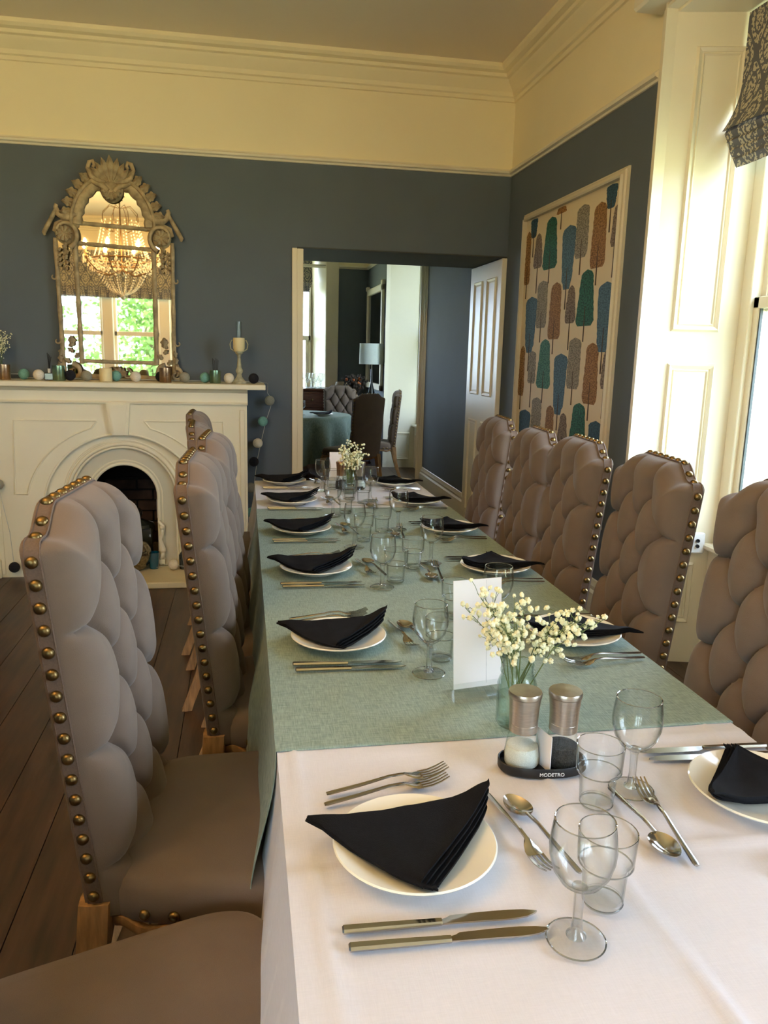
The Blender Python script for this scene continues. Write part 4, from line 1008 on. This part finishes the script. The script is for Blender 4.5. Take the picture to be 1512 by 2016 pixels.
def knife_mesh():
    mb = MB(); secs = [(-.12, .0045, .002), (-.118, .0058, .0035), (-.06, .0052, .0036), (-.005, .0045, .0032), (.0, .0042, .003)]
    mb.loft([[(x, -w_, .004), (x, -w_*.7, .004-t_), (x, w_*.7, .004-t_), (x, w_, .004), (x, w_*.7, .004+t_), (x, -w_*.7, .004+t_)] for x, w_, t_ in secs])
    bl = [(.0, -.0042, .0042), (.006, -.0042, .006), (.012, -.0042, .0095), (.05, -.0045, .011), (.085, -.0052, .0112), (.105, -.003, .0095), (.117, .002, .0072), (.12, .0045, .006)]
    mb.loft([[(x, a, .003), (x, b, .0037), (x, b, .0043), (x, a, .0052)] for x, a, b in bl]); return mb.mesh('knife', M_steel, .5)
fork_me, spoon_me, knife_me = fork_mesh(), spoon_mesh(), knife_mesh()

def napkin(seed, wide=.145, flare=.02, right_=False):
    """folded triangle of four layers: long edge at +y, point at -y, ends lifted past the plate rim"""
    r = random.Random(seed); mb = MB(); K = 4
    for k in range(K):
        A = Vector((-wide+.0012*k, .048+.0012*k)); B = Vector((wide-.005*(K-1-k), .064-.009*(K-1-k))); C = Vector((-.020+.006*(K-1-k), -.106+.002*k))
        NU, NV = 26, 14
        def Z(x, y, k, s, t_):
            q = math.hypot(x, y*1.1)/.112
            z = .0115+.0095*min(q, 1.12)**3+.0038*k*(.3+.7*s)+.0042*k*math.sin(PI*min(1, s*1.05))**.7*(1-t_)
            z += (.004+flare*.25)*max(0, (s-.72)/.28)**1.5*(1-t_)**.6*(1+.25*k) + .002*max(0, (.2-s)/.2)*(1-t_)
            z += .0018*noise.noise(Vector((x*40+seed, y*40, k*3.1)))
            z += .003*math.sin(s*26+k)*max(0, s-.6)*(1-t_*.4)
            return z
        top = []; bot = []
        for j in range(NV+1):
            t_ = j/NV
            for i in range(NU+1):
                s = i/NU; bow = -.004*math.sin(PI*s)*(1-t_)
                tp = min(t_, .985); s_ = s; P = A.lerp(B, s_).lerp(C, tp); blunt = .012*math.exp(-s*14)*(t_*2-1); P = Vector((P.x, P.y-blunt)); P.x -= .012*math.exp(-(1-s)/.05)*math.exp(-tp/.06); x, y = P.x+.004*math.sin(s*9+seed)*(1-t_), P.y+bow
                z = Z(x, y, k, s, t_); top.append((x, y, z+.0032)); bot.append((x, y, z))
        n = len(top); W_ = NU+1; o = len(mb.v); mb.v += top+bot
        for j in range(NV):
            for i in range(NU): a = o+j*W_+i; mb.f.append((a, a+1, a+1+W_, a+W_)); mb.f.append((a+n, a+n+W_, a+n+1+W_, a+n+1))
        bd = [i for i in range(W_)]+[j*W_+NU for j in range(1, NV+1)]+[NV*W_+i for i in range(NU-1, -1, -1)]+[j*W_ for j in range(NV-1, 0, -1)]
        for q in range(len(bd)): a, b = o+bd[q], o+bd[(q+1) % len(bd)]; mb.f.append((a, a+n, b+n, b))
    mb.mi = [0]*len(mb.f); return mb
napk = []
for sd in (1, 2, 3):
    me = napkin(sd, .145 if sd < 3 else .15, .02+.008*sd).mesh('napkin', M_napkin, 1.0)
    import bmesh
    bm = bmesh.new(); bm.from_mesh(me); bmesh.ops.recalc_face_normals(bm, faces=bm.faces); bm.to_mesh(me); bm.free(); napk.append(me)
ORD = ['nearest', 'second', 'third', 'fourth', 'fifth', 'farthest']
def place(name, me, x, y, z, rz, label, cat, group):
    return tag(link(name, me, None, (x, y, z), (0, 0, rz)), label, cat, group)
LY = [.925, 1.723, 2.33, 2.878, 3.465, 4.0]; LX = [.222, .212, .213, .208, .208, .20]
RY = [.985, 1.69, 2.295, 2.85, 3.42, 3.93]; RX = [.795, .785, .782, .775, .77, .765]
def w_of(i, side): return ('the %s %s-hand setting' % (ORD[i], side)) if i in (0, 5) else ('the %s %s-hand setting from the front' % (ORD[i], side))
def setting(i, side):
    L = side == 'left'; px, py = (LX[i], LY[i]) if L else (RX[i], RY[i]); ro = 0 if L else PI; s = 1 if L else -1
    wh = w_of(i, side); z0 = zt(py); jit = random.Random(i*7+(0 if L else 50)); J = lambda a=.004: jit.uniform(-a, a)
    place('plate', plate_me, px, py, z0, 0, 'cream side plate under the napkin at '+wh, 'plate', 'side plates under napkins')
    nk = place('napkin', napk[(i+(0 if L else 1)) % 3] if i else napk[0], px, py+(.0 if L else 0), z0+.003, (R(4) if i == 0 else R(3+J(4))) if L else PI+R(J(5)), 'folded black napkin at '+wh, 'napkin', 'black napkins folded on the plates')
    dk = (-.137, -.166) if L else (-.125, -.1525)
    for n_, d in enumerate(dk):
        x = px+s*(.004+.004*n_)+(.0 if L else .035*0); y = py+s*d
        place('knife', knife_me, x, y, zt(y), ro+R(-3)+R(J(.004)*400), '%s steel knife at %s' % (('inner', 'outer')[n_], wh), 'knife', 'steel table knives')
    df = (.150, .178)
    for n_, d in enumerate(df):
        x = px+s*(-.008+.006*n_); y = py+s*(d if L else d-.012); y2 = min(y, TY1-.02)
        if L and i == 5 and n_: continue
        place('fork', fork_me, x, y2, zt(y2), ro+R(12 if L and i == 0 else 8), '%s steel fork at %s' % (('inner', 'outer')[n_], wh), 'fork', 'steel table forks')
    xs = px+s*.188; 
    if L:
        place('dessert_spoon', spoon_me, xs+(-.001), py+.022, zt(py), R(102), 'dessert spoon beside the napkin at '+wh, 'spoon', 'dessert spoons')
        place('dessert_fork', fork_me, xs-.033, py+.02, zt(py), R(-83), 'dessert fork beside the spoon at '+wh, 'fork', 'dessert forks')
    else:
        xs = px-.226; yq = py-.045 if i == 0 else py-.02
        place('dessert_spoon', spoon_me, xs-.002, yq, zt(yq), R(-90+2), 'dessert spoon beside the tumbler at '+wh, 'spoon', 'dessert spoons')
        place('dessert_fork', fork_me, xs+.035, yq+.005, zt(yq), R(84), 'dessert fork beside the spoon at '+wh, 'fork', 'dessert forks')
for i in range(6): setting(i, 'left'); setting(i, 'right')

# glasses
def goblet():
    t = thing('wine_glass', '', 'glass')
    prof = [(.0085, .068), (.013, .071), (.024, .079), (.033, .093), (.0375, .11), (.0385, .122), (.037, .138), (.0345, .156), (.0335, .156), (.0358, .138), (.0373, .122), (.0362, .11), (.0318, .094), (.0225, .0815), (.011, .0745), (.001, .073)]
    MB().lathe(prof, n=48, caps=False).obj('bowl', M_glass, t, smooth=1)
    MB().lathe([(.001, .0735), (.0095, .072), (.0088, .069), (.0062, .062), (.0058, .03), (.0075, .012), (.012, .008), (.012, .0065), (.001, .006)], n=20).obj('stem', M_stemg, t, smooth=1)
    MB().lathe([(.001, .0003), (.02, .0003), (.0325, .0003), (.0335, .0003), (.0346, .0009), (.035, .0018), (.0346, .0027), (.0335, .0032), (.0325, .0034), (.02, .0048), (.010, .0062), (.001, .0075)], n=48).obj('foot', M_glass, t, smooth=1)
    MB().tube([(.0345*math.cos(2*PI*i/48), .0345*math.sin(2*PI*i/48), .0018) for i in range(49)], .0011, 6).obj('foot_rim', M_rim, t, smooth=1)
    MB().tube([(.0340*math.cos(2*PI*i/48), .0340*math.sin(2*PI*i/48), .156) for i in range(49)], .0009, 6).obj('rim', M_rim, t, smooth=1)
    return t
def tumbler():
    t = thing('tumbler', '', 'glass')
    n = 60
    def fl(r, z, amp): return [(r*(1-amp*(.5+.5*math.cos(10*2*PI*j/n)))*math.cos(2*PI*j/n), r*(1-amp*(.5+.5*math.cos(10*2*PI*j/n)))*math.sin(2*PI*j/n), z) for j in range(n)]
    sec = [(.024, .001, 0), (.0255, .004, .01), (.0265, .02, .03), (.028, .05, .03), (.0295, .054, .0), (.0345, .058, 0), (.035, .062, .02), (.036, .085, .015), (.0363, .1, 0), (.035, .1, 0), (.0345, .085, 0), (.0335, .064, 0), (.0275, .056, 0), (.026, .05, 0), (.024, .012, 0), (.001, .01, 0)]
    MB().loft([fl(*s) for s in sec], caps=False).obj('cup', M_glass, t, smooth=1)
    MB().lathe([(.001, .0005), (.022, .0005), (.0235, .0006), (.0248, .002), (.0252, .005), (.0246, .008), (.0235, .0094), (.022, .0096), (.001, .0096)], n=40).obj('base', M_glass, t, smooth=1)
    MB().tube([(.0246*math.cos(2*PI*i/48), .0246*math.sin(2*PI*i/48), .004) for i in range(49)], .0012, 6).obj('base_rim', M_rim, t, smooth=1)
    MB().tube([(.0325*math.cos(2*PI*i/48), .0325*math.sin(2*PI*i/48), .0565) for i in range(49)], .0011, 6).obj('step_ring', M_rim, t, smooth=1)
    MB().tube([(.0356*math.cos(2*PI*i/48), .0356*math.sin(2*PI*i/48), .1) for i in range(49)], .0008, 6).obj('rim', M_rim, t, smooth=1)
    return t
wine = [(.376, .741), (.381, 1.516), (.389, 2.142), (.373, 2.62), (.357, 3.156), (.374, 3.766)]
wineR = [(.598, 1.035), (.62, 1.79), (.593, 2.388), (.58, 2.883), (.57, 3.5)]
tumb = [(.436, .797), (.425, 1.59), (.439, 2.195), (.419, 2.71), (.418, 3.215), (.428, 3.815)]
tumbR = [(.524, 1.004), (.53, 1.86), (.521, 2.338), (.511, 2.85), (.526, 3.435), (.478, 3.53)]
g0 = goblet(); u0 = tumbler(); first = [True, True]
for i, (x, y) in enumerate(wine+wineR):
    L = i < 6; k = i if L else i-6
    lab = 'stemmed wine glass beside the dessert spoon of '+w_of(k, 'left' if L else 'right')
    g = g0 if i == 0 else dup(g0)
    g.location = (x, y, zt(y)); g['label'] = lab; g['group'] = 'stemmed wine glasses on the long table'
for i, (x, y) in enumerate(tumb+tumbR):
    L = i < 6; k = i if L else i-6
    lab = 'clear ribbed tumbler behind the wine glass of '+w_of(k, 'left') if L else 'clear ribbed tumbler near the table centre for '+w_of(k, 'right')
    g = u0 if i == 0 else dup(u0)
    g.location = (x, y, zt(y)); g['label'] = lab; g['group'] = 'ribbed tumblers on the long table'

# mills on their tray
def mill(x, y, z, label, filling, metal=M_brush, s=1.0):
    t = thing('grinder', label, 'grinder', (x, y, z)); t.scale = (s, s, s)
    MB().lathe([(.001, .001), (.0285, .001), (.03, .004), (.0295, .02), (.026, .042), (.0225, .058), (.0215, .064)], n=40, caps=False).obj('glass_body', M_jar, t, smooth=1)
    MB().lathe([(.001, .0025), (.027, .0025), (.0285, .005), (.0278, .02), (.0255, .034), (.012, .037), (.001, .036)], n=32).obj('filling', filling, t, smooth=1)
    MB().lathe([(.0228, .06), (.0235, .061), (.0235, .074), (.0232, .0745), (.0236, .075), (.0245, .1), (.0262, .118), (.0262, .1195), (.001, .12)], n=48).obj('steel_body', metal, t, smooth=.5)
    MB().lathe([(.001, .1198), (.0262, .1198), (.0275, .121), (.0278, .127), (.0268, .1295), (.001, .131)], n=48).obj('lid', metal, t, smooth=.5)
    return t
def oval(mb, a, b, z0, z1, lip):
    n = 64; O = lambda s, z: [(a*s*math.copysign(abs(math.cos(2*PI*j/n))**.85, math.cos(2*PI*j/n)), b*s*math.copysign(abs(math.sin(2*PI*j/n))**.85, math.sin(2*PI*j/n)), z) for j in range(n)]
    mb.loft([O(.97, z0), O(1, z0+.003), O(1, z1), O(.985, z1+.001), O(.965, z1), O(.96, z0+.006), O(.02, z0+.006)])
def tray(x, y, z, label, text=True):
    t = thing('grinder_tray', label, 'tray', (x, y, z), R(-6)); mb = MB(); oval(mb, .074, .040, 0, .016, 0); mb.obj('base', M_black, t, smooth=.6)
    if text:
        c = bpy.data.curves.new('lettering', 'FONT'); c.body = 'MODETRO'; c.size = .0085; c.extrude = .0003; c.align_x = 'CENTER'
        c.materials.append(M_plastic); tmp = bpy.data.objects.new('lettering_curve', c); me = bpy.data.meshes.new_from_object(tmp); me.name = 'lettering'; bpy.data.objects.remove(tmp); o = link('lettering', me, t); o.location = (.006, -.0407, .005); o.rotation_euler = (PI/2, 0, 0)
    return t
tray(.482, 1.122, ZW, 'black oval tray carrying the two nearest grinders')
mill(.4475, 1.127, ZW+.0062, 'steel topped salt grinder on the near black tray', M_salt)
mill(.5145, 1.120, ZW+.0062, 'steel topped pepper grinder on the near black tray', M_pepper)
t = thing('small_card', 'small white card standing between the near salt and pepper grinders', 'card', (.479, 1.112, ZW+.006), R(-78))
MB().box(-.022, .022, -.0006, .0006, 0, .062).obj('card', M_paper, t, smooth=0)
for k in range(7): MB().box(-.017, .016-.003*(k % 3), .0006, .0009, .012+.006*k, .0135+.006*k).obj('printed_line', M_paperline, t, smooth=0)
# jar of gypsophila
def jar(parent, r=.036, h=.12):
    MB().lathe([(.001, .002), (r-.004, .002), (r, .008), (r, h*.68), (r-.003, h*.76), (r-.007, h*.83), (r-.007, h*.86), (r-.004, h*.87), (r-.004, h*.9), (r-.007, h*.91), (r-.007, h), (r-.009, h), (r-.009, h*.84), (r-.004, h*.74), (r-.0025, h*.68), (r-.0025, .01), (.001, .006)], n=40, caps=False).obj('glass_jar', M_jar, parent, smooth=1)
    MB().lathe([(.001, .007), (r-.003, .008), (r-.003, h*.5), (.001, h*.5)], n=32).obj('water', M_water, parent, smooth=.5)
t = thing('jar_of_flowers', 'gypsophila in a glass jar behind the near grinders', 'flowers', (.487, 1.27, zt(1.27))); jar(t)
def bias(x, y, z, r):
    q = r.random()
    if q < .3: return (-.075-.025*r.random()+.03*r.random(), y, .19+.08*r.random())
    if q < .72: return (.07+.1*r.random(), -.01+.05*r.random(), .165+.04*r.random())
    return (x*.8, y, z)
bouquet(t, (0, 0, .115), .085, .13, 16, 18, 21, True, rb=.0078, bias=bias)
t = thing('jar_of_flowers', 'gypsophila in a glass jar at the far end of the table', 'flowers', (.50, 3.70, zt(3.7))); jar(t)
bouquet(t, (0, 0, .11), .075, .13, 20, 16, 8, False, rb=.0055, lean=(.01, 0))
tray(.52, 3.83, ZW, 'black oval tray carrying the far pair of grinders', False)
mill(.475, 3.84, ZW+.0062, 'bronzed grinder at the far end of the table, left of the jar', M_pepper, M_copper)
mill(.568, 3.825, ZW+.0062, 'steel grinder at the far end of the table, right of the jar', M_salt)
# menu cards in acrylic stands
def menu(x, y, z, rz, label, w_=.105, h=.24, lean=.1):
    t = thing('menu_card', label, 'menu', (x, y, z), rz)
    sh_ = lambda zz: zz*lean
    def slab(x0, x1, y0, y1, z0, z1): 
        return MB().add([(x0, y0+sh_(z0), z0), (x1, y0+sh_(z0), z0), (x1, y1+sh_(z0), z0), (x0, y1+sh_(z0), z0), (x0, y0+sh_(z1), z1), (x1, y0+sh_(z1), z1), (x1, y1+sh_(z1), z1), (x0, y1+sh_(z1), z1)], [(0, 3, 2, 1), (4, 5, 6, 7), (0, 1, 5, 4), (1, 2, 6, 5), (2, 3, 7, 6), (3, 0, 4, 7)])
    slab(-w_/2, w_/2, 0, .0006, .024, h).obj('menu_sheet', M_paper, t, smooth=0)
    slab(-w_/2-.002, w_/2+.002, -.002, -.0004, .002, .035).obj('acrylic_lip', M_acryl, t, smooth=0)
    MB().box(-w_/2-.002, w_/2+.002, -.014, .05, 0, .0022).obj('acrylic_foot', M_acryl, t, smooth=0)
    slab(w_*.18, w_*.19, -.0003, 0, .03, h-.003).obj('printed_line', M_paperline, t, smooth=0)
    return t
menu(.450, 1.385, zt(1.385), R(10), 'white menu card in a clear stand beside the near jar of flowers')
menu(.475, 3.93, ZW, R(-6), 'white menu card standing behind the far jar of flowers', .1, .17)

# ============================================================ ROOM TWO FURNITURE
t = thing('round_table', 'round table under a sage cloth in the next room', 'table', (.6, 8.9, 0)); MB().lathe([(.58, .7), (.58, .735), (.001, .735)], n=48).obj('tabletop', M_twood, t); MB().lathe([(.2, 0), (.2, .03), (.04, .05), (.04, .7), (.001, .7)], n=20).obj('pedestal', M_twood, t)
mb = MB(); n = 144; rings = []
for k, (r_, z) in enumerate([(.02, .742), (.3, .742), (.55, .742), (.592, .738), (.603, .72), (.61, .65), (.625, .5), (.64, .35), (.65, .24)]):
    f = max(0, (.72-z))/.5; rings.append([(r_*(1+.2*f*math.sin(15*2*PI*j/n+.6*math.sin(3*2*PI*j/n)))*math.cos(2*PI*j/n), r_*(1+.2*f*math.sin(15*2*PI*j/n+.6*math.sin(3*2*PI*j/n)))*math.sin(2*PI*j/n), z) for j in range(n)])
o = mb.loft(rings, caps=False).obj('tablecloth', M_green, smooth=1.2); o.location = (.6, 8.9, 0); tag(o, 'sage cloth falling in folds from the round table in the next room', 'tablecloth')
ZR = .743
for i, (x, y) in enumerate([(.63, 8.72), (.4, 9.15)]):
    g = dup(g0, (x, y, ZR)); g['label'] = ('wine glass on the round table in the next room', 'wine glass at the back of the round table in the next room')[i]; g['group'] = 'wine glasses in the next room'
for i, (x, y) in enumerate([(.86, 8.62), (.55, 9.25)]):
    place('plate', plate_me, x, y, ZR, 0, ('plate at the right of the round table in the next room', 'plate at the back of the round table in the next room')[i], 'plate', 'plates in the next room')
    place('napkin', napk[i], x, y, ZR+.003, R(20), ('black napkin at the right of the round table in the next room', 'black napkin at the back of the round table in the next room')[i], 'napkin', 'napkins in the next room')
t = thing('jar_of_flowers', 'gypsophila in a jar on the round table in the next room', 'flowers', (.415, 8.68, ZR)); jar(t); bouquet(t, (0, 0, .11), .06, .12, 12, 10, 9, False, rb=.007)
# sideboard with glasses
sb = thing('sideboard', 'dark mahogany sideboard under the far window', 'sideboard', (.4, 10.85, 0))
MB().box(-.75, .75, -.25, .25, .12, .92, .006).obj('carcass', M_dwood, sb); MB().box(-.78, .78, -.28, .27, .92, .95, .008).obj('top', M_dwood, sb)
for x in (-.7, .64):
    for y in (-.22, .16): MB().box(x, x+.06, y, y+.06, 0, .12).obj('leg', M_dwood, sb)
for k in range(3):
    d = MB().box(-.74+k*.5, -.26+k*.5, -.268, -.25, .7, .89, .004).obj('drawer', M_dwood, sb); MB().sphere((-.5+k*.5, -.28, .8), .014).obj('knob', M_nail, d, smooth=1)
    MB().box(-.74+k*.5, -.26+k*.5, -.268, -.25, .15, .68, .004).obj('door', M_dwood, sb)
gi = 0
for r_ in range(3):
    for k in range(8):
        x = .4+k*.088+.03*(r_ % 2); y = 10.7+r_*.11; gi += 1
        if x > 1.14: continue
        g = dup(g0 if (k+r_) % 3 else u0, (x, y, .9505)); g.scale = (1.15, 1.15, 1.25); g['label'] = '%s glass from the left in the %s row on the far sideboard' % (('first', 'second', 'third', 'fourth', 'fifth', 'sixth', 'seventh', 'eighth')[k], ('front', 'middle', 'back')[r_]); g['group'] = 'glasses on the far sideboard'
# lamp, plant stand, mirror
t = thing('side_table', 'small round side table in the far corner of the next room', 'table', (1.5, 10.2, 0)); MB().lathe([(.26, .70), (.27, .71), (.27, .73), (.001, .735)], n=40).obj('top', M_dwood, t); MB().lathe([(.16, 0), (.14, .03), (.03, .06), (.03, .7), (.001, .7)], n=20).obj('pedestal', M_dwood, t)
t = thing('table_lamp', 'table lamp with a pale drum shade in the next room', 'lamp', (1.585, 9.85, .0)); t.location = (1.62, 10.05, .736)
MB().lathe([(.001, 0), (.07, 0), (.07, .015), (.02, .03), (.03, .1), (.045, .2), (.02, .3), (.012, .36), (.012, .5), (.001, .5)], n=28).obj('base', M_dkglass, t)
MB().lathe([(.165, .56), (.16, .82), (.158, .82), (.163, .56)], n=48, caps=False).obj('lamp_shade', M_shade, t, smooth=.5)
MB().tube([(0, 0, .5), (0, 0, .8)], .006, 6).obj('stem', M_steel, t); MB().tube([(-.158, 0, .79), (.158, 0, .79)], .002, 5).obj('shade_ring', M_steel, t)
t = thing('dried_arrangement', 'dark dried flower arrangement in a stoneware vase below the lamp', 'flowers', (1.40, 10.03, .736)); MB().lathe([(.001, 0), (.05, 0), (.065, .05), (.06, .13), (.035, .17), (.04, .18), (.03, .18), (.001, .1)], n=28).obj('vase', M_vase, t)
r = random.Random(3); mb = MB(); mo = MB()
for k in range(150):
    a = r.random()*2*PI; el = r.random(); d = Vector((math.cos(a)*(.2+.5*r.random()), math.sin(a)*.4, .4+el)).normalized()*(.1+.16*r.random()); p = Vector((0, 0, .17))+d
    (mo if k % 7 == 0 else mb).sphere(p, .012+.012*r.random(), 6, 4)
    mb.tube([(0, 0, .12), p], .0015, 4)
o = mb.obj('dried_leaves', M_leafd, t, smooth=1); o['kind'] = 'stuff'; o = mo.obj('orange_blooms', M_orange, t, smooth=1); o['kind'] = 'stuff'
t = thing('pillar_vase', 'tall pale stoneware vase on the floor left of the side table', 'vase', (1.31, 10.55, 0)); MB().lathe([(.001, 0), (.1, 0), (.11, .1), (.12, .6), (.1, 1.02), (.09, 1.05), (.08, 1.04), (.001, .9)], n=28).obj('vase_body', M_vase, t)
mw_ = thing('wall_mirror', 'tall pale framed mirror on the right wall of the next room', 'mirror', (0, 0, 0)); mb = MB()
for a in ((10.15, 10.24), (11.36, 11.45)): mb.box(XR-.04, XR-.001, a[0], a[1], .95, 2.32, .008)
mb.box(XR-.04, XR-.001, 10.15, 11.45, 2.23, 2.32, .008); mb.box(XR-.04, XR-.001, 10.15, 11.45, .95, 1.03, .008); mb.box(XR-.05, XR-.001, 10.12, 10.22, 2.3, 2.36, .01); mb.box(XR-.05, XR-.001, 11.38, 11.48, 2.3, 2.36, .01); mb.obj('frame', M_white, mw_)
MB().box(XR-.015, XR-.004, 10.2, 11.4, 1.0, 2.28).obj('mirror_glass', mat('dim_mirror', (120, 125, 122), .05, metal=1, nscale=3, namt=.02), mw_, smooth=0)

# ============================================================ CHANDELIER (seen in the mirror)
ch = thing('chandelier', 'crystal chandelier with lit candle bulbs reflected in the mantel mirror', 'chandelier', (-1.37, .9, 0))
MB().tube([(0, 0, 3.26), (0, 0, 2.25)], .008, 6).obj('rod', M_chand, ch); MB().lathe([(.06, 3.26), (.055, 3.24), (.02, 3.22), (.001, 3.22)], n=20).obj('ceiling_rose', M_chand, ch)
for k, (r_, z) in enumerate(((.33, 2.42), (.24, 2.36))): MB().tube([(r_*math.cos(2*PI*i/40), r_*math.sin(2*PI*i/40), z) for i in range(41)], .011, 6).obj('ring', M_chand, ch)
for k in range(8):
    a = 2*PI*k/8+.2; c, s = math.cos(a), math.sin(a)
    arm = MB().tube([(c*r_, s*r_, z) for r_, z in ((.02, 2.3), (.15, 2.24), (.3, 2.28), (.4, 2.38), (.42, 2.45))], .007, 6).obj('arm', M_chand, ch, smooth=1)
    MB().lathe([(.001, 2.45), (.03, 2.455), (.035, 2.465), (.011, 2.467), (.011, 2.53), (.001, 2.53)], (c*.42, s*.42, 0), 14).obj('candle_sleeve', M_wax, arm)
    MB().lathe([(.001, 2.53), (.013, 2.54), (.016, 2.558), (.01, 2.585), (.001, 2.61)], (c*.42, s*.42, 0), 12).obj('bulb', M_bulb, arm, smooth=1)
    MB().tube([(c*r_, s*r_, z) for r_, z in ((.03, 2.98), (.12, 3.0), (.2, 2.92), (.21, 2.82), (.15, 2.74), (.08, 2.72))], .004, 5).obj('crown_arm', M_chand, ch, smooth=1)
mb = MB()
def strand(p, q, s, n): 
    for i in range(n+1):
        f = i/n; mb.sphere((p[0]+(q[0]-p[0])*f, p[1]+(q[1]-p[1])*f, p[2]+(q[2]-p[2])*f-s*math.sin(PI*f)), .0085, 5, 4, 1.3)
for k in range(16):
    a = 2*PI*k/16; c, s = math.cos(a), math.sin(a)
    strand((c*.33, s*.33, 2.4), (c*.04, s*.04, 2.03), .09, 16); strand((c*.33, s*.33, 2.4), (math.cos(a+.4)*.33, math.sin(a+.4)*.33, 2.4), .06, 7); strand((c*.2, s*.2, 2.83), (c*.3, s*.3, 2.45), .03, 12); strand((c*.42, s*.42, 2.44), (c*.24, s*.24, 2.33), .1, 8)
    mb.sphere((c*.42, s*.42, 2.39), .012, 5, 4, 2.2); mb.sphere((c*.33, s*.33, 2.33), .012, 5, 4, 2.2)
mb.sphere((0, 0, 2.0), .03, 10, 8); o = mb.obj('crystals', mat('crystal_beads', (225, 220, 205), .08, coat=1, nscale=20, namt=.05), ch, smooth=0); o['kind'] = 'stuff'

# ============================================================ OUTDOORS (through the windows and in the mirror)
hr = random.Random(11); mb = MB()  # unseen leaf screen, added to block daylight entering room two's side window
for _ in range(5200):
    p = Vector((3.6+hr.gauss(0, .25), hr.uniform(7.6, 12.8), hr.uniform(-.5, 4.6))); a = Vector((hr.gauss(0, 1), hr.gauss(0, 1), hr.gauss(0, 1))).normalized()*.13; b = a.cross(Vector((hr.gauss(0, 1), hr.gauss(0, 1), hr.gauss(0, 1)))).normalized()*.09
    mb.add([p-a, p-b, p+a, p+b], [(0, 1, 2, 3)])
h_ = mb.obj('light_blocker', mat('blocker_leaf', (58, 68, 54), .8, nscale=2, namt=.3), smooth=0, fix=False); tag(h_, 'unseen leaf screen added to dim the side window of the next room', 'light_blocker'); h_['kind'] = 'stuff'
o = struct(MB().box(-60, 60, -60, 60, -.6, -.5).obj('ground', M_lawn, smooth=0))
def tree(x, y, h, r_, seed, label):
    t = thing('tree', label, 'tree', (x, y, -.5)); MB().tube([(0, 0, 0), (.1, 0, h*.3), (0, .1, h*.6)], [.22, .17, .08], 8).obj('trunk', M_trunk, t, smooth=1)
    q = random.Random(seed); mb = MB(); N_ = 6500
    cl = [(Vector((q.gauss(0, .45), q.gauss(0, .45), q.uniform(.25, 1)*1.0))) for _ in range(16)]
    for _ in range(N_):
        c = q.choice(cl); p = Vector((c.x*r_, c.y*r_, c.z*h))+Vector((q.gauss(0, 1), q.gauss(0, 1), q.gauss(0, .8)))*r_*.22
        a = Vector((q.gauss(0, 1), q.gauss(0, 1), q.gauss(0, 1))).normalized()*.085; b = a.cross(Vector((q.gauss(0, 1), q.gauss(0, 1), q.gauss(0, 1)))).normalized()*.05
        mb.add([p-a, p-b, p+a, p+b], [(0, 1, 2, 3)])
    f = mb.obj('foliage', M_foliage, t, smooth=0, fix=False); f['kind'] = 'stuff'
for i, (x, y, h, r_) in enumerate([(-2.3, -9.5, 5.2, 2.6), (6.6, -13, 6.5, 2.8), (-11.5, -12, 6, 2.6)]):
    tree(x, y, h, r_, i+1, ['leafy tree in the middle of the mirror view', 'leafy tree at the right of the mirror view', 'leafy tree at the left of the mirror view'][i])
